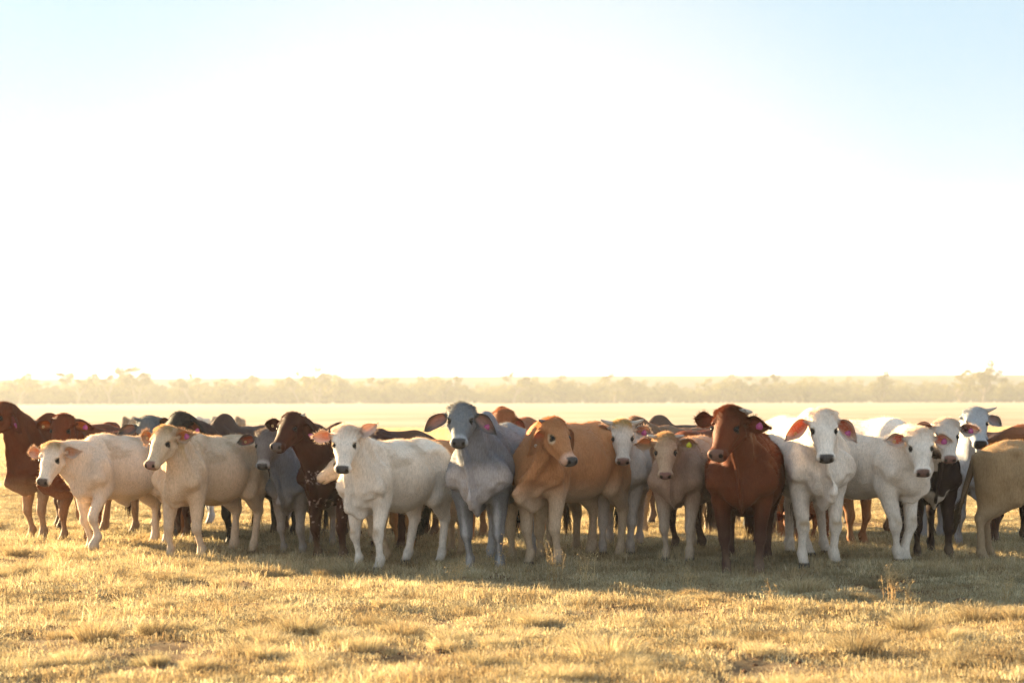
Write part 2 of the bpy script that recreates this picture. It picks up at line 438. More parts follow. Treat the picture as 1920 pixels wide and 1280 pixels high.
NTRI = 0
FEET = []
def cow(name_id, feet, wy, yaw, poll, hy, hp, label, base, face=None, leg=None, nose=NOSE_D, vox=.0145,
        ln=1.0, gw=1.0, hs=1.0, hump=.3, dew=.6, horn=None, horn_c=None, ears=(-10, -10), earL=.19, earW=.115, ein=None,
        fringe=.5, tags=('', ''), legs=None, tail=True, tailside=0, tailback=0, tail_c=None, paint=None, hroll=0, hdf=None,
        cat='cow', group='cattle of the mustered herd', low=False, nohead=False, depth=None, eyering=0, knees=0, sheath=0, belly=0, polltan=0, sc=None,
        fur=0, stripe=0, bow=0):
    """feet: photo pixel between the fore hooves, wy: photo row of the withers, poll: photo pixel of the top of the head"""
    global NTRI
    rg = np.random.default_rng(sum(map(ord, name_id)) * 31)
    P0 = ground_at(*feet)
    D = P0[1]
    s = sc if sc else at_depth(feet[0], wy, D)[2] / 1.30
    h = np.array([-math.sin(R_(yaw)), -math.cos(R_(yaw)), 0]); lft = np.array([-h[1], h[0], 0])
    lx = .44 * s * ln
    org = P0 - h * lx
    org[2] = float(terrain(P0[0], P0[1])) - .012
    Rm = np.stack([h, lft, [0, 0, 1]], 1)      # local -> world
    toL = lambda p: Rm.T @ (np.asarray(p, float) - org)
    S = np.array([s * ln, s * gw, s])
    def Pn(x, y, z): return np.array([x, y, z]) * S
    # head
    if hdf is None: hdf = .46 * s * (0.35 + .65 * math.cos(R_(yaw * .6 + hy * .4)))
    pw = at_depth(poll[0], poll[1], D - hdf)
    fw = np.array([-math.sin(R_(hy)) * math.cos(R_(hp)), -math.cos(R_(hy)) * math.cos(R_(hp)), -math.sin(R_(hp))])
    sd_ = np.cross([0, 0, 1], fw); sd_ /= np.linalg.norm(sd_); up = np.cross(fw, sd_)
    if hroll:
        c_, s_ = math.cos(R_(hroll)), math.sin(R_(hroll)); sd_, up = sd_ * c_ + up * s_, up * c_ - sd_ * s_
    HM = Rm.T @ np.stack([fw, sd_, up], 1)      # head axes in cow-local space
    hs = hs * .98
    ho = toL(pw) - np.array([0, 0, .095 * hs])
    HX = rg.uniform(.90, .96)
    H = lambda x, y, z: ho + HM @ (np.array([x * HX, y, z]) * hs)
    lo = np.minimum([-1.05 * S[0], -.45 * S[1], -.02], np.min([H(-.15, 0, 0), H(.6, .15, -.25), H(.6, -.15, -.25), H(0, .2, 0), H(0, -.2, 0)], 0) - .08)
    hi = np.maximum([.9 * S[0], .45 * S[1], 1.6 * s], np.max([H(-.15, 0, 0), H(.6, .15, .1), H(.6, -.15, .1), H(0, .2, 0), H(0, -.2, 0)], 0) + .12)
    Fd = Field(lo, hi, vox)
    j = lambda a=.012: rg.normal(0, a)
    g = s
    # trunk
    Yn = (0, 1, 0)
    Fd.ell(Pn(.30, 0, .96), Pn(.36, .255, .345), .08 * g)
    Fd.ell(Pn(-.12, 0, .95 - belly * .02), Pn(.50, .335, .365 + belly * .03), .10 * g)
    Fd.ell(Pn(-.58, 0, 1.03), Pn(.34, .27, .29), .10 * g)
    Fd.cone(Pn(.38, 0, 1.20), Pn(-.55, 0, 1.235), .085 * g, .09 * g, .10 * g, Yn, 1.0)
    for e in (-1, 1):
        Fd.cone(Pn(.36, e * .10, 1.20), Pn(.55, e * .19, .88), .085 * g, .11 * g, .09 * g)
        Fd.ell(Pn(-.50, e * .205, 1.215), Pn(.10, .065, .05), .07 * g)          # hook bones
        Fd.cone(Pn(-.62, e * .13, 1.08), Pn(-.70, e * .17, .80), .19 * g, .145 * g, .07 * g, Yn, .8)   # thigh
        Fd.cone(Pn(-.84, e * .09, 1.13), Pn(-.80, e * .15, .80), .08 * g, .085 * g, .06 * g)
        Fd.cone(Pn(-.55, e * .20, .95), Pn(-.46, e * .21, .72), .13 * g, .09 * g, .06 * g, Yn, .8)       # flank to stifle
    for e in (-1, 1):
        Fd.ell(Pn(-.34, e * .36, 1.12), Pn(.13, .09, .10), .10 * g, cut=True)      # hollow before the hips
    Fd.ell(Pn(.60, 0, .80), Pn(.14, .13, .17), .10 * g)
    # hump
    if hump > 0: Fd.ell(Pn(.26, 0, 1.27), np.array([.20, .095, .07 + .14 * hump]) * g, .10 * g)
    # legs
    FP = legs or {}
    for key, x0, e in (('FL', .44, 1), ('FR', .44, -1), ('HL', -.74, 1), ('HR', -.74, -1)):
        dx, dy, lift = FP.get(key, (rg.uniform(-.13, .11), rg.uniform(-.035, .03), 0))
        if key[0] == 'F':
            el = Pn(.42, e * .165, .74); ft = Pn(.44 + dx, e * (.150 - bow * .0) + dy, .05 + lift)
            kn = el * .47 + ft * .53 + np.array([.035 + lift * .7, 0, 0]) * g; fe = ft + np.array([-.025 - lift * .6, 0, .09]) * g
            Fd.cone(Pn(.46, e * .185, .95), el, .13 * g, .105 * g, .07 * g, Yn, .75)
            Fd.cone(el, kn + [-.005, 0, .05 * g], .092 * g, .056 * g, .05 * g)
            Fd.ell(kn, np.array([.056, .059, .07]) * g, .03 * g)
            Fd.cone(kn, fe, .042 * g, .034 * g, .03 * g)
        else:
            stf = Pn(-.50, e * .20, .74); ft = Pn(-.74 + dx, e * .165 + dy, .05 + lift)
            hk = Pn(-.80 + dx * .6, e * .165 + dy * .6, .50 + lift * .5); fe = ft + np.array([-.035, 0, .09]) * g
            Fd.cone(stf, hk, .115 * g, .055 * g, .05 * g, Yn, .8)
            Fd.cone(Pn(-.72, e * .165, .84), hk + [0, 0, .02], .125 * g, .048 * g, .05 * g, Yn, .8)
            Fd.ell(hk, np.array([.052, .042, .065]) * g, .03 * g)
            Fd.cone(hk, fe, .046 * g, .039 * g, .03 * g)
        FEET.append(org + Rm @ ft)
        Fd.ell(fe, np.array([.048, .044, .048]) * g, .03 * g)
        Fd.cone(fe, ft + [.015, 0, .0], .042 * g, .052 * g, .025 * g)
        Fd.cone(ft + np.array([.035, .018, -.03]) * g, ft + np.array([-.015, .018, -.03]) * g, .030 * g, .034 * g, .02 * g)
        Fd.cone(ft + np.array([.035, -.018, -.03]) * g, ft + np.array([-.015, -.018, -.03]) * g, .030 * g, .034 * g, .02 * g)
    if sheath: Fd.cone(Pn(-.02, 0, .62), Pn(-.16, 0, .60 - .10 * sheath), .05 * g, .03 * g, .05 * g, Yn, .7)
    # neck
    if not nohead:
        O = H(-.01, 0, -.085); nb = Pn(.36, 0, 1.08); nd = O - nb; nl = np.cross(nd, [0, 0, 1.0]); nl /= np.linalg.norm(nl) + 1e-9
        mid = nb * .5 + O * .5 + np.array([.03, 0, -.01]) * g
        Fd.cone(nb, mid, .215 * g, .165 * g, .08 * g, nl, .78)
        Fd.cone(mid, O, .165 * g, .105 * hs, .07 * g, nl, .82)
        th = H(.10, 0, -.15); n2 = Pn(.52, 0, .90)
        m2 = n2 * .5 + th * .5 + np.array([-.02, 0, .02]) * g
        Fd.cone(n2, m2, .185 * g, .135 * g, .08 * g, nl, .8)
        Fd.cone(m2, th, .135 * g, .075 * hs, .06 * g, nl, .75)
        if dew > 0:
            d0 = H(.17, 0, -.165); d1 = m2 + np.array([.10, 0, -.10]) * g * (.6 + .6 * dew) * 1.0
            d2 = Pn(.70, 0, .78) + np.array([.04, 0, -.05]) * dew * g; d3 = Pn(.58, 0, .68) + np.array([0, 0, -.03]) * dew * g; d4 = Pn(.36, 0, .62)
            if np.dot(d1 - m2, th - n2) < -9: d1 = m2
            q = .22
            for a, b, ra, rb in ((d0, d1, .03, .07), (d1, d2, .07, .09), (d2, d3, .09, .08), (d3, d4, .08, .04)):
                Fd.cone(a, b, ra * g * (.7 + .5 * dew), rb * g * (.7 + .5 * dew), .05 * g, nl if a is d0 else Yn, q)
        # head
        HW = rg.uniform(1.12, 1.24)
        hr = lambda x, y, z: np.array([x, y * HW, z]) * hs
        nlat = HM[:, 1]
        def hc(a, b, ra, rb, k): Fd.cone(a, b, ra * hs, rb * hs, k * hs, nlat, HW)
        Fd.ell(H(.045, 0, -.035), hr(.115, .104, .105), .03 * hs, HM)
        Fd.ell(H(.015, 0, .012), hr(.06, .070, .07), .03 * hs, HM)
        hc(H(.06, 0, -.02), H(.20, 0, -.024), .098, .082, .03)
        hc(H(.19, 0, -.022), H(.40, 0, -.035), .074, .056, .03)
        for e in (-1, 1):
            hc(H(.12, e * .062, -.11), H(.21, e * .040, -.12), .062, .045, .03)
            hc(H(.21, e * .035, -.115), H(.40, e * .02, -.085), .045, .030, .03)
            hc(H(.105, e * .088, .018), H(.146, e * .098, .018), .028, .024, .018)     # brow
            hc(H(.19, e * .078, -.042), H(.31, e * .050, -.05), .028, .02, .03)
            Fd.ell(H(.435, e * .042, -.022), hr(.038, .034, .036), .02 * hs, HM)
            Fd.ell(H(.178, e * .106, .016), hr(.028, .018, .016), .010 * hs, HM, cut=True)
            Fd.ell(H(.468, e * .042, -.012), hr(.018, .013, .013), .01 * hs, HM, cut=True)
            hc(H(0.0, e * .075, .0), H(-.005, e * .11, .008), .033, .024, .03)
            hc(H(.03, e * .095, -.045), H(.03, e * .14, -.05), .032, .024, .03)
        Fd.ell(H(.43, 0, -.048), hr(.048, .068, .050), .03 * hs, HM)
        Fd.ell(H(.405, 0, -.098), hr(.045, .045, .024), .015 * hs, HM)
        for e in (-1, 1): Fd.cone(H(.47, .0, -.084), H(.38, e * .066, -.080), .005, .005, .010, cut=True)
    V, F = Fd.mesh()
    V = smooth_mesh(V, F, 1, .5)
    Nn = vnormals(V, F)
    hl = ((V - ho) @ HM) / hs / [HX, 1, 1]
    inhead = (1 - ss(.02, .09, np.maximum(0, np.sqrt((np.maximum(0, np.abs(hl[:, 0] - .22) - .28)) ** 2 + (np.maximum(0, np.abs(hl[:, 1]) - .13)) ** 2 + (np.maximum(0, np.abs(hl[:, 2] + .05) - .12)) ** 2)))) if not nohead else np.zeros(len(V))
    q = V / S
    # relief: folds of loose skin on neck and chest, ribs, muscles
    if not low:
        neckz = ss(.25, .5, q[:, 0]) * (1 - inhead) * ss(.62, .75, q[:, 2])
        fold = np.sin((V[:, 0] * .8 - V[:, 2] * .35) / g * 38 + 5 * vnoise(V, 3, 1)) * ss(.35, .6, vnoise(V, 4.5, 5))
        ribs = np.sin(V[:, 0] / g * 44 + V[:, 2] * 4) * (1 - ss(.12, .3, np.abs(q[:, 0] + .1))) * ss(.8, .95, q[:, 2]) * (1 - ss(1.1, 1.2, q[:, 2]))
        ay = np.abs(q[:, 1])
        crease = np.exp(-((q[:, 0] - .10 - .12 * (q[:, 2] - .95) + .06 * (vnoise(V, 3, 9) - .5)) / .06) ** 2) * ss(.12, .2, ay) * ss(.7, .8, q[:, 2]) * (1 - ss(1.15, 1.25, q[:, 2]))
        crease = crease + .8 * np.exp(-((q[:, 0] + .40 + .25 * (q[:, 2] - .8)) / .07) ** 2) * ss(.1, .18, ay) * ss(.62, .72, q[:, 2]) * (1 - ss(.95, 1.15, q[:, 2]))
        musc = (vnoise(V, 6.5, 2) - .5) * (1 - inhead)
        V = V + Nn * (neckz * fold * .013 * (.5 + dew) + ribs * .0022 + musc * .020 + (vnoise(V, 15, 12) - .5) * .006 * (1 - inhead) * ss(.45, .6, q[:, 2]) - crease * .009)[:, None]
        dz = ss(.5, .6, q[:, 0]) * (1 - ss(.78, .9, q[:, 2])) * ss(.55, .62, q[:, 2])
        V = V + Nn * (dz * (vnoise(V, 16, 8) - .5) * .03 * dew)[:, None]
        Nn = vnormals(V, F)
    # colour
    face = base if face is None else face; leg = base if leg is None else leg
    C = np.tile(base, (len(V), 1)).astype(float)
    big = fbm(V, 2.2, 3, 4)[:, None]
    C *= .80 + .38 * big
    C *= (.90 + .20 * fbm(V * [1, 1, .5], 9, 2, 8))[:, None]
    lw = (1 - ss(.45, .75, q[:, 2]))[:, None]; C = C * (1 - lw) + leg * (.9 + .2 * big) * lw
    if paint: C = paint(C, V, q, hl, inhead, Nn)
    if knees:
        for key, x0 in (('F', .46),):
            kz = np.exp(-((q[:, 2] - .405 + .05 * (vnoise(V, 20, 3) - .5)) / .045) ** 2) * (q[:, 0] > .3) * ss(.35, .95, Nn[:, 0]) * knees * .8
            C = C * (1 - kz[:, None]) + hexc(.30, .19, .09) * kz[:, None]
    dirt = (1 - ss(.05, .32, q[:, 2]))[:, None] * ss(.35, .65, fbm(V, 9, 2, 6))[:, None] * .5
    C = C * (1 - dirt) + hexc(.24, .17, .11) * dirt
    hoof = (1 - ss(.055, .075, q[:, 2]))[:, None]; C = C * (1 - hoof) + hexc(.05, .045, .045) * hoof
    if not nohead:
        ih = inhead[:, None]
        C = C * (1 - ih) + face * (.9 + .2 * big) * ih if not (face is base) else C
        if polltan:
            pt = (np.exp(-((hl[:, 0] - .0) / .075) ** 2) * ss(.02, .2, hl[:, 0] + .2) * (np.abs(hl[:, 1]) < .1) * polltan * ss(.3, .6, vnoise(V, 30, 3) * .5 + .35))[:, None]
            C = C * (1 - pt) + hexc(.42, .29, .12) * pt
        if eyering:
            for e in (-1, 1):
                r = np.sqrt(((hl[:, 0] - .178) / 1.3) ** 2 + (hl[:, 1] - e * .110) ** 2 + (hl[:, 2] + .012) ** 2)
                k_ = ((1 - ss(.035, .05, r)) * ih[:, 0])[:, None]
                rc = hexc(.55, .42, .28) if eyering > 0 else hexc(.12, .035, .02)
                C = C * (1 - k_ * abs(eyering)) + rc * k_ * abs(eyering)
        for e in (-1, 1):
            r = np.sqrt(((hl[:, 0] - .178 + (np.abs(hl[:, 1]) - .11) * .35) / 1.15) ** 2 + ((hl[:, 1] - e * .108) / 1.25) ** 2 + ((hl[:, 2] - .002) / 1.5) ** 2)
            k_ = ((1 - ss(.021, .030, r)) * ih[:, 0])[:, None]; C = C * (1 - k_) + hexc(.02, .015, .013) * k_
        mz = ss(.425, .44, hl[:, 0] + .25 * (hl[:, 2] + .02)) * (1 - ss(.058, .068, np.abs(hl[:, 1]) + .25 * np.maximum(0, -hl[:, 2] - .03))) * ss(-.085, -.07, hl[:, 2]) * ih[:, 0]
        if nose is not None:
            ring = (ss(.35, .40, hl[:, 0]) * ih[:, 0] * .7)[:, None]
            ringc = np.minimum(face * 1.0 + .22, .62) if face.mean() < .45 and nose is NOSE_D and eyering >= 0 and face.mean() > .1 else face
            C = C * (1 - ring) + ringc * ring
            C = C * (1 - mz[:, None]) + nose * mz[:, None]
        for e in (-1, 1):
            r = np.sqrt((hl[:, 1] - e * .043) ** 2 + (hl[:, 2] + .012) ** 2)
            k_ = ((1 - ss(.014, .021, r)) * ss(.42, .435, hl[:, 0]) * ih[:, 0])[:, None]; C = C * (1 - k_) + hexc(.008, .006, .006) * k_
        ml = (ss(.38, .41, hl[:, 0]) * np.exp(-((hl[:, 2] + .083) / .006) ** 2) * ih[:, 0])[:, None]; C = C * (1 - ml * .8) + hexc(.03, .02, .02) * ml * .8
    C = np.clip(C, .003, .8)
    root = bpy.data.objects.new(name_id_kind(cat), None); COL.objects.link(root)
    root.empty_display_size = .2
    tag(root, label, cat, group)
    root.location = org; root.rotation_euler = (0, 0, math.atan2(h[1], h[0]))
    body = mesh_np('body', V, F, M_COAT, C, True, root); NTRI += 2 * len(F)
    # hair that catches the low sun
    if fur and not low:
        wt = (.25 + ss(-.2, .6, Nn[:, 2]) * 1.2 + inhead * .6) * ss(.1, .3, q[:, 2])
        if not nohead:
            wt = wt * (1 - mz) * (1 + 5 * np.exp(-((hl[:, 0] + .02) / .08) ** 2) * inhead)
            wt = wt * (1 - inhead * ss(.1, .16, hl[:, 0]) * .85)
        fV, fF, fC = fur_mesh(V, Nn, C, wt, int(24000 * fur), .022 if fur < 1.01 else .026, 5, width=.0012)
        ft_ = mesh_np('coat_hair', fV, fF, M_HAIR, fC, False, root); ft_['kind'] = 'stuff'; NTRI += len(fF)
    if nohead: 
        if tail: make_tail(root, Pn, g, rg, tailside, tail_c if tail_c is not None else base, tailback)
        return root
    ein = np.clip(face * 1.0 + np.array([.12, .0, -.02]), .05, .6) if ein is None else ein
    for i, e in enumerate((-1, 1)):     # -1: its right ear (screen left when it faces us)
        spec = ears[i]
        if spec is None: continue
        ang = spec
        # direction of the ear: sideways, swung down by ang, slightly back
        upw = Rm.T @ np.array([0, 0, 1.0])
        out = HM[:, 1] * e
        out = out - upw * (out @ upw) * .6; out /= np.linalg.norm(out)
        dirv = out * math.cos(R_(ang)) + upw * math.sin(R_(ang)) - HM[:, 0] * 0 
        bk = HM[:, 0] - upw * (HM[:, 0] @ upw); bk /= np.linalg.norm(bk) + 1e-9
        dirv = dirv - bk * .18; dirv /= np.linalg.norm(dirv)
        opn = bk * .9 - upw * .15; opn -= dirv * (opn @ dirv); opn /= np.linalg.norm(opn)
        acr = np.cross(opn, dirv)
        if acr @ upw < 0: sgn = -1
        else: sgn = 1
        ei_ = ein[i] if isinstance(ein, tuple) else ein
        EV, EF, EC = ear_mesh(earL * hs * .98, earW * hs * .98, .6 if ang < -18 else .15, e, ei_, face * .95 if face.mean() > .2 else face, fringe, int(rg.integers(1000)))
        EM = np.stack([dirv, acr * sgn, opn], 1)
        EV = EV @ EM.T + H(.03, e * .135, -.045)
        if sgn < 0: EF = EF[:, ::-1]
        eo = mesh_np('ear', EV, EF, M_EAR, EC, True, root); NTRI += len(EF)
        tg = tags[i]
        if tg:
            m = {'p': M_PINK, 'y': M_YEL, 'o': M_GOLD, 'w': M_HORN}[tg[0]]
            big_ = tg[0] in 'py'
            c0 = H(.03, e * .135, -.045) + EM @ np.array([earL * hs * .56, -.02 * (1 if ang > -18 else 2) * 1.0, .006 + (.012 if big_ else .010)])
            n_ = 14; tv = []; tf = []
            rx, ry = (.025, .033) if big_ else (.015, .015)
            if big_:
                prof = [(0, -.003), (1, -.003), (1, .003), (0, .003)]
            else:
                prof = [(.45, -.003), (1, -.003), (1, .004), (.45, .004), (.45, -.003)]
            for (pr, pz) in prof:
                for a in range(n_):
                    th_ = 2 * math.pi * a / n_; sq = 1.0 if not big_ else (1 + .18 * math.cos(2 * th_) ** 2)
                    tv.append(c0 + EM @ np.array([rx * pr * sq * math.cos(th_), ry * pr * sq * math.sin(th_), pz]) * hs)
            for r_ in range(len(prof) - 1):
                for a in range(n_):
                    b_ = (a + 1) % n_; tf.append((r_ * n_ + a, r_ * n_ + b_, (r_ + 1) * n_ + b_, (r_ + 1) * n_ + a))
            mesh_np('ear_tag', np.array(tv), np.array(tf), m, None, False, eo)
    if not low:
        for e in (-1, 1):
            sp = 10; tv = []; tf = []
            for a in range(7):
                ph = math.pi * a / 6
                for b in range(sp):
                    th_ = 2 * math.pi * b / sp
                    tv.append(H(.178, e * .101, .004) + HM @ (np.array([.022 * math.sin(ph) * math.cos(th_), .018 * math.cos(ph), .015 * math.sin(ph) * math.sin(th_)]) * hs))
            for a in range(6):
                for b in range(sp):
                    tf.append((a * sp + b, a * sp + (b + 1) % sp, (a + 1) * sp + (b + 1) % sp, (a + 1) * sp + b))
            mesh_np('eye', np.array(tv), np.array(tf), M_EYE, None, True, root)
    if horn:
        L_, upa, thick = horn[:3]
        for e in (-1, 1):
            if len(horn) > 3 and horn[3] != e: continue
            pts = []; rr = []
            for a in range(9):
                t = a / 8; an = R_(upa) * (t * 1.3 - .15)
                pts.append(H(-.005 - .03 * t, e * (.075 + L_ * t * math.cos(an)), .01 + L_ * t * math.sin(an)))
                rr.append(thick * hs * (1 - t) ** .65 + .004)
            hv, hf = tube(pts, rr, 9)
            mesh_np('horn', hv, hf, horn_c or M_HORN, None, True, root)
    if tail: make_tail(root, Pn, g, rg, tailside, tail_c if tail_c is not None else base, tailback)
    return root

def name_id_kind(cat): return cat.replace(' ', '_')

def make_tail(root, Pn, g, rg, side, c, back=0):
    p0 = Pn(-.86, 0, 1.16)
    pts = []; rr = []
    for a in range(12):
        t = a / 11
        pts.append(p0 + np.array([-.06 * math.sin(t * 2.4) - .02 - back * .5 * t ** 1.6, side * .5 * t ** 1.5, -.66 * t ** 1.05]) * g)
        rr.append((.036 * (1 - t) + .013) * g)
    v, f = tube(pts, rr, 7)
    o = mesh_np('tail', v, f, M_COAT, np.tile(c * .9, (len(v), 1)), True, root)
    V = []; F = []
    sw = c * .35 if c.mean() > .3 else c * .5
    for k in range(240):
        b = np.array(pts[int(rg.integers(8, 12))]) + rg.normal(0, .012, 3) * g
        L = rg.uniform(.16, .34) * g; d = np.array([rg.normal(0, .12) - back * 1.6, side * .5 + rg.normal(0, .12), -1]); sdv = rg.normal(0, 1, 3); sdv /= np.linalg.norm(sdv)
        w_ = .004 * g; m = b + d * L * .5 + rg.normal(0, .012, 3); e = b + d * L
        k0 = len(V); V += [b - sdv * w_, b + sdv * w_, m + sdv * w_, m - sdv * w_, e]
        F += [(k0, k0 + 1, k0 + 2), (k0, k0 + 2, k0 + 3), (k0 + 3, k0 + 2, k0 + 4)]
    mesh_np('tail_switch', np.array(V), np.array(F), M_HAIR, np.tile(sw, (len(V), 1)), False, o)

# ------------------------------------------------------------------ the plain
def axis_nonuni(segs):
    out = []
    for a, b, st in segs:
        n = max(1, int(round((b - a) / st))); out += list(np.linspace(a, b, n, endpoint=False))
    out.append(segs[-1][1]); return np.array(out)
gx = axis_nonuni([(-1900, -400, 150), (-400, -100, 25), (-100, -30, 5), (-30, -13, 1.0), (-13, 13, .16), (13, 30, 1.0), (30, 100, 5), (100, 400, 25), (400, 1900, 150)])
gy = axis_nonuni([(-40, 0, 4), (0, 8, .8), (8, 32, .14), (32, 60, .8), (60, 120, 4), (120, 600, 24), (600, 2000, 140)])
GX, GY = np.meshgrid(gx, gy, indexing='ij')
GZ = terrain(GX, GY)
GV = np.stack([GX, GY, GZ], -1).reshape(-1, 3)
ny = len(gy)
ii, jj = np.meshgrid(np.arange(len(gx) - 1), np.arange(ny - 1), indexing='ij')
a_ = (ii * ny + jj).ravel()
GF = np.stack([a_, a_ + ny, a_ + ny + 1, a_ + 1], 1)

m, t = new_mat('dry_plain_soil')
out = N(t, 'ShaderNodeOutputMaterial'); b = N(t, 'ShaderNodeBsdfPrincipled'); b.inputs['Roughness'].default_value = .95; b.inputs['Specular IOR Level'].default_value = .1
tc = N(t, 'ShaderNodeTexCoord')
def tn(scale, det=6, rough=.6):
    n = N(t, 'ShaderNodeTexNoise'); n.inputs['Scale'].default_value = scale; n.inputs['Detail'].default_value = det; n.inputs['Roughness'].default_value = rough
    t.links.new(tc.outputs['Object'], n.inputs[0]); return n
nA, nB, nC = tn(1.7), tn(24, 6, .75), tn(.05, 4)
r1 = N(t, 'ShaderNodeValToRGB'); r1.color_ramp.elements[0].position = .38; r1.color_ramp.elements[0].color = (.11, .058, .030, 1)
r1.color_ramp.elements[1].position = .62; r1.color_ramp.elements[1].color = (.30, .21, .115, 1)
e = r1.color_ramp.elements.new(.5); e.color = (.19, .115, .06, 1)
mixn = N(t, 'ShaderNodeMath', operation='MULTIPLY_ADD'); mixn.inputs[1].default_value = .5
t.links.new(nB.outputs[0], mixn.inputs[0])
hm = N(t, 'ShaderNodeMath', operation='MULTIPLY'); hm.inputs[1].default_value = .5; t.links.new(nA.outputs[0], hm.inputs[0]); t.links.new(hm.outputs[0], mixn.inputs[2])
t.links.new(mixn.outputs[0], r1.inputs[0])
# farther off the single blades are too small to build: the straw colour itself takes over
sep = N(t, 'ShaderNodeSeparateXYZ'); t.links.new(tc.outputs['Object'], sep.inputs[0])
fr = N(t, 'ShaderNodeMapRange'); fr.inputs[1].default_value = 30; fr.inputs[2].default_value = 75; t.links.new(sep.outputs['Y'], fr.inputs[0])
r2 = N(t, 'ShaderNodeValToRGB'); r2.color_ramp.elements[0].position = .35; r2.color_ramp.elements[0].color = (.33, .24, .165, 1)
r2.color_ramp.elements[1].position = .65; r2.color_ramp.elements[1].color = (.47, .355, .255, 1); t.links.new(nC.outputs[0], r2.inputs[0])
mc = N(t, 'ShaderNodeMix', data_type='RGBA'); t.links.new(fr.outputs[0], mc.inputs[0]); t.links.new(r1.outputs[0], mc.inputs[6]); t.links.new(r2.outputs[0], mc.inputs[7])
t.links.new(mc.outputs[2], b.inputs['Base Color'])
bp = N(t, 'ShaderNodeBump'); bp.inputs['Strength'].default_value = .7; bp.inputs['Distance'].default_value = .03
t.links.new(nB.outputs[0], bp.inputs['Height']); t.links.new(bp.outputs[0], b.inputs['Normal']); t.links.new(b.outputs[0], out.inputs[0])
M_SOIL = m
tag(mesh_np('ground', GV, GF, M_SOIL, None, True), kind='structure')

# distant rise on the horizon
hx = np.linspace(-1500, 1500, 160); rows = [0, 25, 60, 110, 170, 240]; hv = []
for k, yy in enumerate(rows):
    for x in hx:
        base = 13.2 + .0022 * x + 1.8 * (fbm(np.array([x * .002, 3.1, 0]), 1, 3, 2) - .5)
        z = base * math.sin(math.pi * .5 * min(1, k / 3)) if k < 4 else base * (1 - .25 * (k - 3))
        hv.append((x, 930 + yy * .6, z - .3 * (k == 0)))
hf = []
for k in range(len(rows) - 1):
    for i in range(len(hx) - 1):
        a = k * len(hx) + i; hf.append((a, a + 1, a + 1 + len(hx), a + len(hx)))
tag(mesh_np('hills', np.array(hv), np.array(hf), plain_mat('scrubby_rise', (.085, .09, .075), .9, .1, .3, .02), None, True), kind='structure')

# ------------------------------------------------------------------ trees of the far belt
def tree_parts(seed, H, spread, gaps=.5, nleaf=1500):
    rg = np.random.default_rng(seed)
    TV = []; TF = []; off = 0; tips = []
    def limb(p, d, L, r, lvl):
        nonlocal off
        pts = [p]; rr = [r]; q = p.copy(); dd = d.copy()
        for k in range(4):
            dd = dd + rg.normal(0, .16, 3); dd[2] += .06; dd /= np.linalg.norm(dd); q = q + dd * L / 4; pts.append(q.copy()); rr.append(r * (1 - .14 * (k + 1)))
        v, f = tube(pts, rr, 6 if lvl < 2 else 4, False); TV.append(v); TF.append(f + off); off += len(v)
        if lvl >= 2: tips.append(q); tips.append(pts[3]); return
        for k in range(rg.integers(2, 4) + (lvl == 0)):
            a = rg.uniform(0, 6.28); nd = dd * .8 + np.array([math.cos(a), math.sin(a), rg.uniform(-.1, .5)]) * spread; nd /= np.linalg.norm(nd)
            limb(pts[rg.integers(2, 5)], nd, L * rg.uniform(.55, .85), r * .5, lvl + 1)
    nst = rg.integers(1, 3)
    for k in range(nst):
        limb(np.array([rg.normal(0, .3), rg.normal(0, .3), -.2]), np.array([rg.normal(0, .25), rg.normal(0, .25), 1.0]), H * .42, H * .028, 0)
    tips = np.array(tips); zmax = tips[:, 2].max(); sc_ = H * .93 / zmax
    V = np.concatenate(TV) * sc_; F = np.concatenate(TF); tips = tips * sc_
    LV = []; LC = []
    n_c = len(tips); rad = rg.uniform(.05, .14, n_c) * H
    for k in range(nleaf):
        c = rg.integers(n_c); p = rg.normal(0, 1, 3); p /= np.linalg.norm(p); p = tips[c] + p * rad[c] * np.array([1, 1, .6]) * rg.uniform(.5, 1.05)
        s1 = rg.normal(0, 1, 3); s1 /= np.linalg.norm(s1); s2 = np.cross(s1, rg.normal(0, 1, 3)); s2 /= np.linalg.norm(s2); l = rg.uniform(.02, .045) * H
        LV += [p - s1 * l - s2 * l * .4, p + s1 * l, p + s2 * l * .7]; g = rg.uniform(.7, 1.35); LC += [np.array([.15, .135, .05]) * g] * 3
    return V, F, np.array(LV), np.arange(len(LV)).reshape(-1, 3), np.array(LC)

TREES = []
for k, (H_, sp_, nl_) in enumerate([(8.2, .9, 1700), (6.4, 1.1, 1500), (5.6, 1.25, 1500), (7.2, .8, 1300), (4.6, 1.3, 1200), (9.0, .75, 1500)]):
    TREES.append(tree_parts(100 + k, H_, sp_, nleaf=nl_) + (H_,))
trees_me = []
for k, (V, F, LV, LF, LC, H_) in enumerate(TREES):
    tr = mesh_np('trunk', V, F, M_BARK, None, True, None, False); cr = mesh_np('crown', LV, LF, M_LEAF, LC, False, None, False)
    trees_me.append((tr.data, cr.data))
def place_tree(kind, px, top, Y, label, sx=1.0):
    p = at_depth(px, top, Y); H_ = p[2]; k = H_ / TREES[kind][5]
    r = bpy.data.objects.new('gum_tree', None); COL.objects.link(r); r.location = (p[0], Y, 0); r.rotation_euler = (0, 0, random.uniform(0, 6.28)); r.scale = (k * sx, k * sx, k)
    tag(r, label, 'tree', 'trees standing out of the far tree belt')
    for nm, me in zip(('trunk', 'crown'), trees_me[kind]):
        o = bpy.data.objects.new(nm, me); COL.objects.link(o); o.parent = r
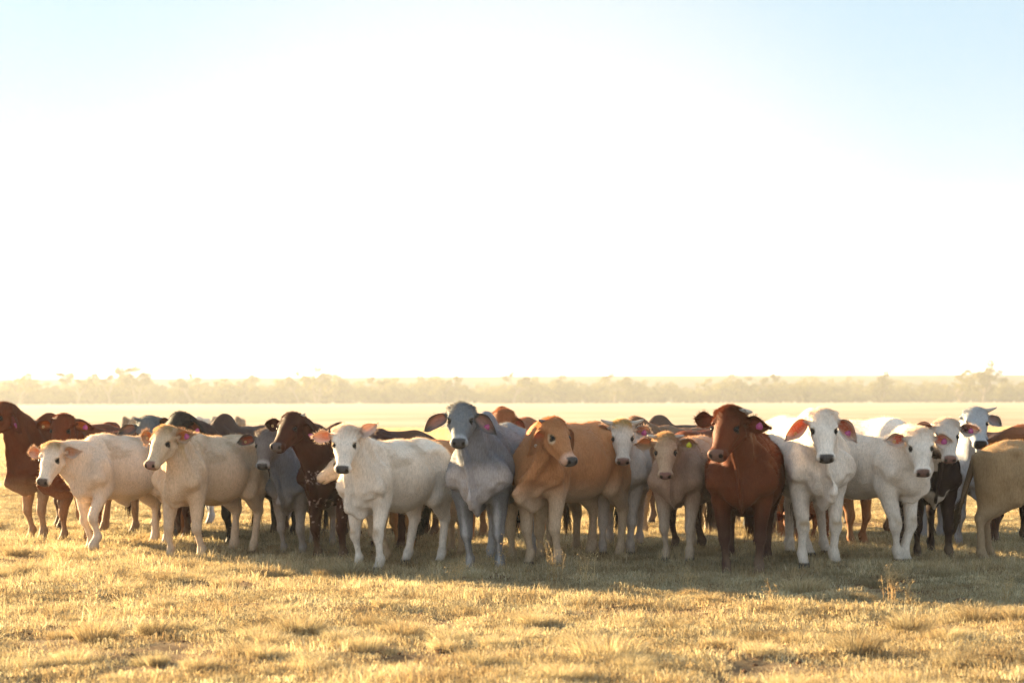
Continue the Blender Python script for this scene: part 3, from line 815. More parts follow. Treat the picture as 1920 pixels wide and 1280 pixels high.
for a in [
    (3, 42, 693, 693, 'thin-crowned tree rising above the tree belt over the brown hump at the left edge'),
    (5, 147, 694, 702, 'slim flat-topped tree in the far belt above the cream cow with lowered head'),
    (5, 206, 684, 711, 'tall spindly tree, left one of the pair with open tops in the far belt'),
    (0, 256, 682, 705, 'taller right one of the spindly open-topped pair in the far belt'),
    (1, 350, 697, 708, 'rounded tree in the far belt above the black cow with the pink tag'),
    (2, 464, 699, 714, 'low wide tree of the far belt between the two dark humps'),
    (0, 594, 684, 702, 'tall broad tree standing highest in the middle left of the far belt'),
    (1, 552, 694, 711, 'smaller tree leaning against the tall broad one in the far belt'),
    (2, 720, 703, 720, 'pale low tree of the belt above the white cow'),
    (2, 838, 702, 714, 'hazy round tree of the belt above the grey bull'),
    (1, 972, 695, 711, 'pale twin-headed tree of the belt above the red-brown head and hump'),
    (1, 1160, 697, 717, 'hazy tree of the belt above the horned white-faced cow'),
    (2, 1430, 699, 717, 'faint tree of the belt right of the dark red bull'),
    (1, 1655, 696, 714, 'small tree of the far belt left of the big one at the right edge'),
    (0, 1843, 676, 690, 'biggest broad-crowned tree of the belt near the right edge'),
    (3, 1803, 690, 699, 'narrow tree touching the left side of the biggest right-hand tree'),
]: place_tree(*a, sx=1.15)

# ---------------- geometry-node scatter (grass, woodland belt)
def scatter(name, pts, rot, scl, idx, sources, label, cat):
    me = bpy.data.meshes.new(name); me.vertices.add(len(pts)); me.vertices.foreach_set('co', np.asarray(pts, np.float32).ravel())
    for nm, ty, arr in (('rot', 'FLOAT_VECTOR', rot), ('scl', 'FLOAT_VECTOR', scl)):
        at = me.attributes.new(nm, ty, 'POINT'); at.data.foreach_set('vector', np.asarray(arr, np.float32).ravel())
    at = me.attributes.new('idx', 'INT', 'POINT'); at.data.foreach_set('value', np.asarray(idx, np.int32))
    o = bpy.data.objects.new(name, me); COL.objects.link(o); tag(o, label, cat, None, 'stuff')
    c = bpy.data.collections.new(name + '_sources')
    for s_ in sources: c.objects.link(s_)
    g = bpy.data.node_groups.new(name + '_scatter', 'GeometryNodeTree')
    g.interface.new_socket('Geometry', in_out='INPUT', socket_type='NodeSocketGeometry'); g.interface.new_socket('Geometry', in_out='OUTPUT', socket_type='NodeSocketGeometry')
    gi = g.nodes.new('NodeGroupInput'); go = g.nodes.new('NodeGroupOutput'); ip = g.nodes.new('GeometryNodeInstanceOnPoints'); ci = g.nodes.new('GeometryNodeCollectionInfo')
    ci.inputs['Collection'].default_value = c; ci.inputs['Separate Children'].default_value = True; ci.inputs['Reset Children'].default_value = True
    def na(nm, ty):
        n = g.nodes.new('GeometryNodeInputNamedAttribute'); n.data_type = ty; n.inputs['Name'].default_value = nm; return n.outputs['Attribute']
    g.links.new(gi.outputs[0], ip.inputs['Points']); g.links.new(ci.outputs[0], ip.inputs['Instance']); ip.inputs['Pick Instance'].default_value = True
    g.links.new(na('idx', 'INT'), ip.inputs['Instance Index'])
    er = g.nodes.new('FunctionNodeEulerToRotation'); g.links.new(na('rot', 'FLOAT_VECTOR'), er.inputs[0]); g.links.new(er.outputs[0], ip.inputs['Rotation'])
    g.links.new(na('scl', 'FLOAT_VECTOR'), ip.inputs['Scale']); g.links.new(ip.outputs[0], go.inputs[0])
    md = o.modifiers.new('scatter', 'NODES'); md.node_group = g
    return o

# woodland belt: one mass
src = []
for k, (V, F, LV, LF, LC, H_) in enumerate(TREES[:5]):
    VV = np.concatenate([V, LV]); FF = np.concatenate([F, LF + len(V)])
    src.append(mesh_np('belt_tree', VV, FF, M_LEAF, np.concatenate([np.tile([.10, .085, .06], (len(V), 1)), LC]), False, None, False))
n = 2900
bx = rng.uniform(-430, 430, n); by = 712 + rng.random(n) ** 1.5 * 160
bx *= by / 712
bs = 1.6 * rng.uniform(.50, .84, n) * rng.choice([1, .74, .40], n, p=[.32, .36, .32])
scatter('woodland', np.stack([bx, by, np.zeros(n)], 1), np.stack([np.zeros(n), np.zeros(n), rng.uniform(0, 6.28, n)], 1),
        np.stack([bs ** .4 * 1.5, bs ** .4 * 1.5, bs], 1), rng.integers(0, 5, n), src, 'hazy belt of low gum woodland across the far side of the plain', 'woodland')

# ------------------------------------------------------------------ air full of dust
hz = mesh_np('haze', np.array([(x, y, z) for x in (-2100, 2100) for y in (-60, 2150) for z in (-1.0, 28.0)]),
             np.array([(0, 1, 3, 2), (4, 6, 7, 5), (0, 4, 5, 1), (2, 3, 7, 6), (0, 2, 6, 4), (1, 5, 7, 3)]), [], None, False)
m, t = new_mat('dusty_air'); out = N(t, 'ShaderNodeOutputMaterial'); v = N(t, 'ShaderNodeVolumePrincipled')
v.inputs['Color'].default_value = (.92, .93, .94, 1); v.inputs['Density'].default_value = .00038; v.inputs['Anisotropy'].default_value = .2
t.links.new(v.outputs[0], out.inputs['Volume']); hz.data.materials.append(m); tag(hz, kind='stuff')
hz['label'] = 'dusty golden air over the whole plain'; hz['category'] = 'haze'
# ------------------------------------------------------------------ the herd
def p_brisket_speck(C, V, q, hl, ih, n):
    m = ss(.52, .76, .55 * vnoise(V, 44, 3) + .45 * vnoise(V, 90, 3)) * (np.exp(-(((q[:, 0] - .76) / .12) ** 2 + ((q[:, 2] - .88) / .08) ** 2 + (q[:, 1] / .13) ** 2)) > .4) + ss(.70, .76, vnoise(V, 38, 5)) * ((q[:, 2] < .68) & (q[:, 2] > .58) & (q[:, 0] > .3))
    m2 = .7 * ss(.80, .88, vnoise(V, 34, 7)) * (q[:, 2] < .5) * (q[:, 0] > .2)
    m = np.maximum(m, m2)[:, None]; return C * (1 - m) + hexc(.40, .30, .27) * m
def p_whitebrisket(C, V, q, hl, ih, n):
    z = q[:, 2] + .12 * (vnoise(V, 5, 2) - .5); m = ss(.54, .60, q[:, 0]) * ss(.52, .58, z) * (1 - ss(.76, .80, z)) * ss(.40, .50, vnoise(V, 7, 4)) * (np.abs(q[:, 1]) < .16)
    thr = np.exp(-((q[:, 2] - 1.04) / .06) ** 2) * (q[:, 0] > .62) * (1 - ih) * (np.abs(q[:, 1]) < .11) * (vnoise(V, 14, 3) > .3)
    m = np.maximum(m, thr > .4)[:, None]; return C * (1 - m) + hexc(.58, .50, .42) * m
def p_bull(C, V, q, hl, ih, n):          # grey with a dark shoulder and dark stripes down the forelegs
    m = (ss(.15, .25, q[:, 0]) * (1 - ss(.60, .72, q[:, 0])) * ss(.62, .9, q[:, 2]) * ss(.05, .2, np.abs(q[:, 1])))[:, None] * .55
    C = C * (1 - m) + hexc(.13, .13, .15) * m
    for x0, x1 in ((.2, 1.2),):
        l = (q[:, 0] > x0) * (1 - ss(.60, .86, q[:, 2])) * ss(.1, .5, np.abs(n[:, 1]) * .6 + .5 * vnoise(V, 6, 5) - .15) * (1 - ih) 
        l = l[:, None] * .75; C = C * (1 - l) + hexc(.075, .075, .08) * l
    d = (ss(.15, .30, -hl[:, 2] + .1 * hl[:, 0]) * ih)[:, None]
    f = (ss(.08, .2, hl[:, 0]) * (1 - ss(.40, .44, hl[:, 0])) * ih)[:, None]; C = C * (1 - f * .45) + hexc(.12, .12, .13) * f * .45
    lo = ((1 - ih) * ss(.52, .66, q[:, 0]) * (1 - ss(.9, 1.05, q[:, 2])))[:, None]
    return C * (1 - lo * .7) + hexc(.50, .43, .40) * lo * .7
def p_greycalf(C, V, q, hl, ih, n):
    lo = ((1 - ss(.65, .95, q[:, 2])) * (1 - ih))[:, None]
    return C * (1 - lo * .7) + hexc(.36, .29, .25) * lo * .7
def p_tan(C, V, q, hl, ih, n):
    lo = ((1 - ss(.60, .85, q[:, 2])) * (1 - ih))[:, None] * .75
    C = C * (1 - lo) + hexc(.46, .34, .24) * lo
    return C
def p_redlegs(C, V, q, hl, ih, n):
    lo = (1 - ss(.25, .5, q[:, 2]))[:, None]
    return C * (1 - lo * .8) + hexc(.07, .035, .03) * lo * .8
def p_dirtyback(C, V, q, hl, ih, n):
    m = (ss(.52, .68, fbm(V * [1, 1, 2.4], 3.4, 3, 2)) * ss(.9, 1.1, q[:, 2]) * (q[:, 0] < .4))[:, None] * .4
    return C * (1 - m) + hexc(.30, .20, .11) * m
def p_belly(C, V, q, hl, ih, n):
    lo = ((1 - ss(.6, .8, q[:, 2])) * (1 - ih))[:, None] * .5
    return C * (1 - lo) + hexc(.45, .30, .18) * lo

DR, SD, FL_ = -42, -8, 6
# --- front line, left to right
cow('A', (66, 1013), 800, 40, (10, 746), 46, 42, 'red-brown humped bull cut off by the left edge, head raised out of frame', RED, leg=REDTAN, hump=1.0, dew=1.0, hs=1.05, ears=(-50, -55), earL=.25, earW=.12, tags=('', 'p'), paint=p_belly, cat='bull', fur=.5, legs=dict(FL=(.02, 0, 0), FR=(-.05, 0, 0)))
cow('B', (136, 1019), 812, 58, (119, 768), 10, 55, 'red-brown cow facing us behind the cream cow, orange backlit ear', RED, leg=REDTAN, hump=.5, dew=1.0, ears=(-6, -12), earL=.21, ein=hexc(.5, .14, .04), tags=('o', 'p'), fur=.4)
cow('C', (172, 1036), 822, 33, (100, 820), 14, 54, 'cream young cow at the left with lowered head and one forefoot lifted', CREAM, nose=NOSE_B, hump=.1, dew=.35, hs=.98, ln=.95, ears=(2, 4), earL=.17, earW=.12, ein=hexc(.62, .30, .17), fringe=1.0, fur=1, legs=dict(FL=(.15, .02, .07), FR=(-.12, 0, 0), HL=(.10, 0, 0), HR=(-.06, 0, 0)), sheath=.6, polltan=.7, knees=.5, paint=p_dirtyback)
cow('G', (342, 1046), 816, 27, (311, 790), 24, 48, 'cream-tan cow with fluffy orange-lit ear and round tag, facing left of us', TANCREAM, face=hexc(.52, .38, .26), nose=NOSE_P, hump=.2, dew=.35, hs=1.0, ears=(4, 12), earL=.18, earW=.14, ein=hexc(.65, .20, .04), fringe=1.3, tags=('o', 'p'), fur=1, polltan=.6, paint=p_dirtyback, tail_c=BROWN)
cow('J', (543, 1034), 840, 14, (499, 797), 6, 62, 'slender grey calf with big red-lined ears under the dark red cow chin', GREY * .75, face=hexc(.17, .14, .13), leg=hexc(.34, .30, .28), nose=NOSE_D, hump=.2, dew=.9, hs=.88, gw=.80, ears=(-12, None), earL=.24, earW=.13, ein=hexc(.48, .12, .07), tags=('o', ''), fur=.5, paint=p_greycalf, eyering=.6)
cow('K', (618, 1044), 800, 26, (551, 766), 26, 38, 'dark red cow with a white horn bud and speckled brisket, chin raised', DRED, leg=DRED, nose=hexc(.10, .08, .08), hump=.6, dew=.7, hs=1.0, ears=(0, -50), earL=.23, earW=.13, ein=hexc(.10, .03, .02), tags=('o', 'p'), horn=(.07, 30, .028, 1), fur=.5, paint=p_brisket_speck, legs=dict(FL=(.05, .02, 0), FR=(0, 0, 0)))
cow('L', (704, 1046), 842, 62, (652, 838), 84, 34, 'cream cow whose face rests behind the white cow neck', TANCREAM, leg=hexc(.46, .33, .22), nose=hexc(.45, .30, .22), hs=.9, hump=.1, dew=.2, ears=(None, 0), fur=.6, hdf=.42, ln=.85)
cow('M', (690, 1062), 822, 34, (648, 789), 4, 60, 'white cow looking straight at us with one ear pricked, near the middle left', WHITE, nose=NOSE_D, hump=.0, dew=1.0, hs=.97, ln=.92, ears=(0, 38), earL=.21, earW=.12, ein=(hexc(.60, .32, .20), hexc(.62, .54, .50)), fringe=.9, fur=1, legs=dict(FL=(.06, .03, 0), FR=(-.02, 0, 0), HL=(.08, 0, 0), HR=(.24, 0, 0)), knees=.8, tail_c=BLACK * 1.5, tailside=-.5, paint=p_dirtyback)
cow('P', (902, 1066), 793, 13, (865, 748), 3, 44, 'grey humped bull with raised head and dark foreleg stripes', GREY * .9, face=hexc(.15, .155, .165), leg=hexc(.40, .38, .38), hump=.9, dew=1.1, hs=1.0, ears=(-24, -34), earL=.27, earW=.13, ein=hexc(.52, .30, .26), tags=('', 'p'), fur=.7, paint=p_bull, cat='bull', sheath=.4, fringe=.4, tail_c=BLACK * 2)
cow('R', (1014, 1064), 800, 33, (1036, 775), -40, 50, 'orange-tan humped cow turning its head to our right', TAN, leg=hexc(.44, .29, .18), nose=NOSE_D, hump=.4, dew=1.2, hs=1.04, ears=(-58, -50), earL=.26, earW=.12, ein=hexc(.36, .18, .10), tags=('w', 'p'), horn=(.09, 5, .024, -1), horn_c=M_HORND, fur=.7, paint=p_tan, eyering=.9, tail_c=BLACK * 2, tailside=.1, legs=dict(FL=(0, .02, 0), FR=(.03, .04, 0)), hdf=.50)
cow('S', (1160, 1046), 815, 6, (1166, 780), 0, 62, 'white-faced cow with spreading horns and a pink tag', hexc(.50, .42, .37), face=hexc(.60, .52, .45), nose=NOSE_P, hump=0, dew=.3, hs=.97, ears=(-8, -10), earL=.18, earW=.13, ein=hexc(.55, .24, .16), tags=('', 'p'), horn=(.16, 18, .028), polltan=1, fringe=1.0, fur=1, eyering=-.3)
cow('V', (1272, 1060), 832, 20, (1248, 806), 6, 62, 'tan cow with short horns and a yellow ear tag', hexc(.39, .25, .18), face=hexc(.44, .30, .20), leg=hexc(.40, .31, .24), nose=NOSE_P, hump=0, dew=.35, hs=.92, ears=(-2, 0), earL=.19, earW=.12, tags=('', 'y'), horn=(.12, 2, .026), polltan=.5, fringe=.9, fur=1, ein=hexc(.40, .24, .12))
cow('X', (1392, 1078), 808, 10, (1370, 754), 30, 46, 'dark red woolly bull standing tallest right of centre, looking left', RED * .95, leg=DRED, nose=hexc(.16, .085, .065), hump=.35, dew=.35, hs=1.16, gw=1.12, ears=(8, -16), earL=.19, earW=.13, ein=hexc(.22, .05, .025), tags=('', 'p'), horn=(.10, -12, .034, 1), fur=1.4, paint=p_redlegs, cat='bull', fringe=1.0, belly=1, legs=dict(FL=(.03, -.02, 0), FR=(0, .02, 0)))
cow('Z', (1534, 1072), 797, -10, (1542, 759), 0, 60, 'big white humped cow facing us squarely with drooping ears', WHITE, nose=NOSE_D, hump=.6, dew=1.25, hs=1.05, ears=(-34, -38), earL=.26, earW=.13, ein=hexc(.50, .16, .09), tags=('o', 'p'), fur=.9, knees=1, sheath=1, fringe=.5, legs=dict(FL=(0, 0, 0), FR=(.03, 0, 0)))
cow('BB', (1688, 1070), 806, -36, (1724, 796), 3, 60, 'white cow with crossed forelegs and red-lined ear, right of the big white one', WHITE * .97, nose=NOSE_P * .6, hump=.05, dew=.5, hs=.98, ears=(-2, -6), earL=.18, earW=.13, ein=hexc(.62, .14, .08), tags=('o', 'p'), fur=1, fringe=1.1, knees=.7, legs=dict(FL=(.02, -.10, 0), FR=(.02, .10, 0), HL=(.05, 0, 0), HR=(.15, 0, 0)))
cow('CC', (1748, 1062), 832, 4, (1774, 779), 3, 58, 'black-red cow with a white face and patchy white brisket', MAROON, face=hexc(.58, .50, .44), nose=NOSE_P, hump=0, dew=.55, hs=.92, ears=(8, -4), earL=.22, earW=.13, ein=hexc(.10, .03, .022), tags=('', 'p'), fur=.7, paint=p_whitebrisket, eyering=-.8, fringe=1.0)
cow('DD', (1822, 1030), 800, -8, (1828, 758), 0, 52, 'blue-grey cow with one pale horn, behind at the right', LGREY, face=hexc(.36, .37, .39), leg=hexc(.34, .33, .35), nose=BLACK, hump=.3, dew=1.0, hs=1.0, gw=.8, ears=(None, -20), earL=.18, horn=(.16, 12, .026, 1), fur=.4)
cow('EE', (2105, 1042), 800, -62, (2100, 790), -70, 30, 'red-brown cow at the right border, its hump and ear showing', hexc(.22, .07, .025), leg=DRED, hump=.3, hs=1.1, ears=(None, None), fur=.5, paint=p_redlegs)
cow('FF', (2075, 1066), 836, -76, (2110, 800), -80, 45, 'tan cow cut off by the right border, rump and flicked tail showing', hexc(.33, .21, .11), leg=hexc(.30, .21, .13), hump=0, hs=1, ears=(None, None), fur=.7, tailside=-.1, tailback=.30, tail_c=hexc(.20, .13, .08), ln=1.02, legs=dict(HL=(.02, 0, 0), HR=(-.06, 0, 0)))
# --- second line
cow('D', (118, 990), 806, 66, (60, 800), 66, 50, 'brown hump just right of the orange-eared head', BROWN * 1.3, hump=.9, dew=.5, vox=.022, low=True, fringe=.3)
cow('D2', (190, 992), 808, 60, (205, 784), 40, 50, 'brown back left of the grey bud-horned head', RED * 1.2, hump=.3, vox=.022, low=True, fringe=.3)
cow('E', (345, 1018), 815, -10, (278, 773), 2, 66, 'grey cow with two dark bud horns, only its crown showing', hexc(.12, .13, .14), leg=hexc(.12, .12, .12), hump=.2, hs=1.02, ears=(-18, None), earL=.22, ein=hexc(.34, .20, .17), horn=(.085, 14, .026), horn_c=M_HORND, fur=.3, hdf=.3)
cow('F', (400, 1024), 803, 30, (340, 765), 34, 40, 'black-headed dark humped cow with a pink-tagged ear', hexc(.060, .030, .024), face=BLACK * 1.4, leg=BLACK, hump=1.0, dew=.6, hs=1.03, ears=(0, -28), earL=.20, earW=.13, ein=hexc(.20, .07, .04), tags=('', 'p'), fur=.4)
cow('Hh', (392, 984), 802, 50, (372, 812), 50, 55, 'pale blue-grey back between the dark hump and the grey calf', hexc(.46, .50, .56), hump=0, vox=.022, low=True)
cow('I', (352, 1014), 808, 66, (330, 830), 70, 60, 'red-brown hindquarters right behind the cream-tan cow', RED, leg=RED * .7, hump=0, fur=.3, paint=p_redlegs, ears=(None, None), ln=1.0)
cow('N', (640, 1016), 812, 58, (620, 815), 58, 50, 'dark brown back above the white cow shoulder', BROWN, hump=.3, vox=.022, low=True, ears=(None, None))
cow('N2', (640, 1000), 817, 70, (650, 830), 70, 60, 'fluffy tan back along the topline of the white cow', TANCREAM, leg=hexc(.33, .23, .15), hump=0, vox=.016, fur=.8, ears=(None, None))
cow('O', (752, 1029), 824, 52, (738, 850), 60, 50, 'orange-tan hindquarters behind the white cow rump', hexc(.42, .20, .09), leg=hexc(.38, .18, .07), hump=0, dew=.2, fur=.5, ears=(None, None))
cow('Q', (930, 1012), 790, 20, (944, 760), 24, 55, 'red-brown head and hump looking over the grey bull back', hexc(.24, .085, .035), leg=hexc(.30, .15, .07), hump=1.0, dew=.4, hs=1.05, ears=(-35, -45), earL=.20, fur=.4)
cow('Q2', (985, 1050), 818, 20, (1000, 836), 20, 62, 'pale tan cow hidden behind the orange-tan one, only its legs showing', PALETAN, hump=0, dew=.2, vox=.02, low=True, ears=(None, None))
cow('T', (1234, 1002), 800, 38, (1192, 776), 60, 45, 'brown cow sloping behind the white-faced horned one', hexc(.20, .11, .065), leg=hexc(.34, .24, .15), hump=.2, hs=.95, ears=(None, -20), vox=.018, dew=.3, fur=.3)
cow('U', (1216, 985), 805, 60, (1200, 815), 60, 55, 'dark brown rounded hump left of the dark red bull', hexc(.09, .055, .04), hump=1.0, vox=.022, low=True, ears=(None, None))
cow('W', (1280, 1042), 817, 40, (1262, 860), 40, 66, 'red-brown back and dark legs behind the yellow-tagged cow', RED, leg=DRED * .8, hump=0, vox=.018, dew=0, fur=.4, ears=(None, None), paint=p_redlegs)
cow('W2', (1342, 1000), 812, 30, (1330, 825), 20, 62, 'pale cow whose legs show behind the bull', hexc(.42, .34, .27), hump=0, vox=.022, low=True, ears=(None, None))
cow('Y', (1462, 1008), 812, -20, (1432, 789), -20, 55, 'dark grey poll just right of the dark red bull head', hexc(.075, .07, .07), hump=.2, vox=.018, hs=.95, ears=(None, None), fur=.2)
cow('Y2', (1496, 1004), 822, -70, (1456, 797), -60, 42, 'grey-brown head with a sideways ear beside the big white cow', hexc(.10, .085, .08), leg=hexc(.2, .15, .11), hump=0, vox=.018, hs=.85, ears=(-5, -5), fur=.2, hdf=-.4)
cow('AA', (1540, 1016), 880, -40, (1486, 950), 5, 70, 'red-brown calf with its head down behind the big white cow', hexc(.17, .06, .03), leg=hexc(.2, .08, .04), hump=0, dew=.2, hs=.8, vox=.018, ears=(-2, 0), earL=.17, cat='calf', ein=hexc(.2, .06, .03), hdf=.35, sc=.62)
cow('GG', (1605, 1026), 815, -30, (1634, 794), -40, 50, 'red-brown cow behind the two white ones, legs showing between them', hexc(.17, .07, .03), leg=hexc(.24, .10, .04), hump=.2, vox=.018, ears=(None, None), fur=.2)
cow('G2', (1665, 1004), 807, -60, (1692, 792), -60, 40, 'pale brown back just left of the crossed-leg cow head', hexc(.32, .22, .14), leg=hexc(.20, .10, .05), hump=.3, vox=.022, low=True)
cow('G3', (1700, 990), 806, -40, (1700, 792), -30, 50, 'near-black back peeping over the crossed-leg cow', hexc(.05, .04, .04), leg=BLACK, hump=.8, vox=.022, low=True, ears=(None, None))
cow('HH', (1895, 1020), 812, -30, (1905, 800), 20, 62, 'dark cow whose legs show between the right border cows', MAROON * 1.3, hump=0, vox=.022, low=True, ears=(None, None))

# --- mob far off in the dust
farm = []
def far_cow(px, c, yaw, label, sc=.62, Y=84):
    p = at_depth(px, 800, Y)
    fy = HOR + KPX * EYE / Y
    cow('far%d' % px, (px, fy), 0, yaw, (px + math.sin(R_(yaw)) * -14, 777), yaw, 50, label, c, vox=.045, sc=sc, low=True, ears=(None, None), tail=False, hump=.3, dew=.2, group='cattle far off in the dust', hs=.95)
for a in [
    (236, hexc(.15, .09, .06), 10, 'faint brown cow in the dust, leftmost of the far mob'),
    (262, hexc(.30, .22, .16), 60, 'pale brown far cow beside the leftmost faint one'),
    (286, hexc(.62, .56, .50), 80, 'whitish far cow just above the left grey bud horn'),
    (300, hexc(.20, .12, .08), 20, 'brownish far cow above the right grey bud horn'),
    (366, hexc(.45, .36, .28), 40, 'pale far cow right of the black head'),
    (384, hexc(.60, .54, .48), 70, 'whitish far cow above the dark hump'),
    (408, hexc(.40, .30, .22), 30, 'tan far cow left of the clearest far one'),
    (420, hexc(.50, .42, .34), 50, 'pale far cow touching the clearest one'),
    (446, hexc(.22, .13, .08), 5, 'brown cow seen end-on in the dust, clearest of the far mob'),
]: far_cow(*a)
print('triangles in cattle', NTRI)
# ------------------------------------------------------------------ grass
STRAW = np.array([[.74, .64, .44], [.68, .56, .36], [.80, .72, .54], [.56, .44, .27], [.70, .63, .46], [.42, .33, .22]])
def blades(seed, n, rad, hmin, hmax, w, lean=.5, clump=0, flat=0.0, dome=False, tint=1.0):
    rg = np.random.default_rng(seed); V = []; F = []; C = []
    cl = rg.uniform(-rad, rad, (max(1, clump), 2))
    for k in range(n):
        if clump and rg.random() < .75: p2 = cl[rg.integers(clump)] + rg.normal(0, rad * .13, 2)
        else:
            a = rg.uniform(0, 6.28); r = rad * math.sqrt(rg.random()); p2 = np.array([math.cos(a), math.sin(a)]) * r
        a = rg.uniform(0, 6.28)
        h = rg.uniform(hmin, hmax); ln_ = abs(rg.normal(0, lean))
        if dome:
            r = rad * .55 * math.sqrt(rg.random()); p2 = np.array([math.cos(a), math.sin(a)]) * r; ln_ = (r / rad) * 1.5 + abs(rg.normal(0, .25)); h *= (1 - .35 * r / rad)
        d = np.array([math.cos(a), math.sin(a)])
        if rg.random() < flat: ln_ = 3.5; h *= .3
        side = np.array([-d[1], d[0], 0]) if rg.random() < .6 else np.array([d[0], d[1], 0]) 
        ww = w * rg.uniform(.6, 1.3)
        b0 = np.array([p2[0], p2[1], -.01]); m1 = b0 + np.array([d[0] * ln_ * h * .35, d[1] * ln_ * h * .35, h * .62])
        if ln_ > 3: m1[2] = .012 + rg.random() * .02
        e = b0 + np.array([d[0] * ln_ * h, d[1] * ln_ * h, h * (1 - .18 * min(ln_, 3))]); 
        if ln_ > 3: e[2] = .005
        k0 = len(V); V += [b0 - side * ww, b0 + side * ww, m1 + side * ww * .8, m1 - side * ww * .8, e]
        F += [(k0, k0 + 1, k0 + 2), (k0, k0 + 2, k0 + 3), (k0 + 3, k0 + 2, k0 + 4)]
        c = STRAW[rg.integers(6)] * rg.uniform(.7, 1.1) * tint; C += [c] * 5
    return np.array(V), np.array(F), np.array(C)
sward = []
for k in range(5):
    V, F, C = blades(40 + k, 480, .34, .008, .045, .0021, 1.6, 22, .55)
    sward.append(mesh_np('sward', V, F, M_GRASS, C, False, None, False))
for k in range(3):
    V, F, C = blades(60 + k, 240, .28, .03, .11, .0016, 1.0, 6, .2)
    sward.append(mesh_np('sward', V, F, M_GRASS, C, False, None, False))
def gpoints(n, y0, y1, pad=1.6, pw=1.0):
    y = y0 + (y1 - y0) * rng.random(n) ** pw
    # area uniform in the wedge
    keep = rng.random(n) < (y * .262 + pad) / (y1 * .262 + pad) if pw == 1.0 else np.ones(n, bool)
    y = y[keep]; x = rng.uniform(-1, 1, len(y)) * (y * .262 + pad); return x, y
x, y = gpoints(30000, 8.5, 36, 5.0)
P2 = np.stack([x, y, np.zeros_like(x)], -1)
dens = fbm(P2, 1.1, 3, 21); bare = ss(.42, .54, dens + .10 * ss(12, 17, y) - .05 * (1 - ss(10.5, 12.5, y)))
keep = rng.random(len(x)) < (.06 + .94 * bare); x, y, P2, dens = x[keep], y[keep], P2[keep], dens[keep]
tallm = fbm(P2, .7, 2, 31)
ix = np.where((rng.random(len(x)) < ss(.48, .66, tallm) * .45 + .03 + .30 * ss(16.8, 18, y) * (1 - ss(21, 23, y))), rng.integers(5, 8, len(x)), rng.integers(0, 5, len(x)))
s_ = rng.uniform(.7, 1.15, len(x)) * (.75 + .5 * dens)
fe = np.array([f for f in FEET if f[1] < 24])
m_ = 5; fx = np.repeat(fe[:, 0], m_) + rng.normal(0, .16, len(fe) * m_); fy = np.repeat(fe[:, 1], m_) + rng.normal(-.12, .14, len(fe) * m_)
x = np.concatenate([x, fx]); y = np.concatenate([y, fy]); ix = np.concatenate([ix, rng.integers(5, 8, len(fx))]); s_ = np.concatenate([s_, rng.uniform(.8, 1.2, len(fx))])
scatter('dry_grass', np.stack([x, y, terrain(x, y)], 1), np.stack([rng.normal(0, .06, len(x)), rng.normal(0, .06, len(x)), rng.uniform(0, 6.28, len(x))], 1),
        np.stack([s_, s_, s_ * rng.uniform(.7, 1.3, len(x))], 1), ix, sward, 'short straw-coloured dry grass covering the trampled ground', 'grass')
# tussocks
tus = []
for k in range(6):
    V, F, C = blades(80 + k, 800, .17 + .02 * k, .08, .19, .0013, .5, 0, 0, True, .86)
    tus.append(mesh_np('tussock', V, F, M_GRASS, C, False, None, False))
tp = []
for (px, py, sc_) in [(180, 1195, 1.25), (50, 1078, 1), (290, 1185, .9), (345, 1070, .8), (325, 1098, .8), (560, 1190, 1), (755, 1190, .9), (835, 1205, .9), (935, 1215, .8), (978, 1195, .8),
                      (1095, 1215, 1.1), (1140, 1238, 1.2), (1500, 1118, 1.1), (1502, 1202, .8), (1600, 1225, 1.25), (1705, 1190, 1.2), (1830, 1175, 1.1), (1775, 1092, .9), (1570, 1085, .8),
                      (30, 1040, .9), (235, 1110, .7), (130, 1035, .9), (700, 1130, .7), (655, 1075, 1.2), (1180, 1105, .6), (1310, 1100, .8), (1420, 1230, .7), (420, 1105, .8),
                      (1600, 1050, .8), (900, 1255, .9), (60, 1250, .7), (1800, 1250, .8), (1330, 1130, .6)]:
    g0 = ground_at(px, py); tp.append((g0[0], g0[1], sc_))
for k in range(560):
    yy = 10.2 + 30 * rng.random() ** 1.8; xx = rng.uniform(-1, 1) * (yy * .262 + 4); tp.append((xx, yy, rng.uniform(.35, .8)))
tp = np.array(tp); n = len(tp)
scatter('grass_tussocks', np.stack([tp[:, 0], tp[:, 1], terrain(tp[:, 0], tp[:, 1])], 1), np.stack([np.zeros(n), np.zeros(n), rng.uniform(0, 6.28, n)], 1),
        np.stack([tp[:, 2] * 1.1, tp[:, 2] * 1.1, tp[:, 2]], 1), rng.integers(0, 6, n), tus, 'rounded tufts of straw-coloured grass dotted over the ground', 'grass')
# farther grass, coarser pieces
far = []
for k in range(4):
    V, F, C = blades(120 + k, 300, 1.1, .03, .11, .004, .6, 14, .1)
    far.append(mesh_np('far_sward', V, F, M_GRASS, C, False, None, False))
x, y = gpoints(6200, 34, 110, 9)
n = len(x); s_ = rng.uniform(.8, 1.3, n)
scatter('plain_grass', np.stack([x, y, terrain(x, y)], 1), np.stack([np.zeros(n), np.zeros(n), rng.uniform(0, 6.28, n)], 1),
        np.stack([s_, s_, s_], 1), rng.integers(0, 4, n), far, 'pale dry grass of the open plain behind the herd', 'grass')

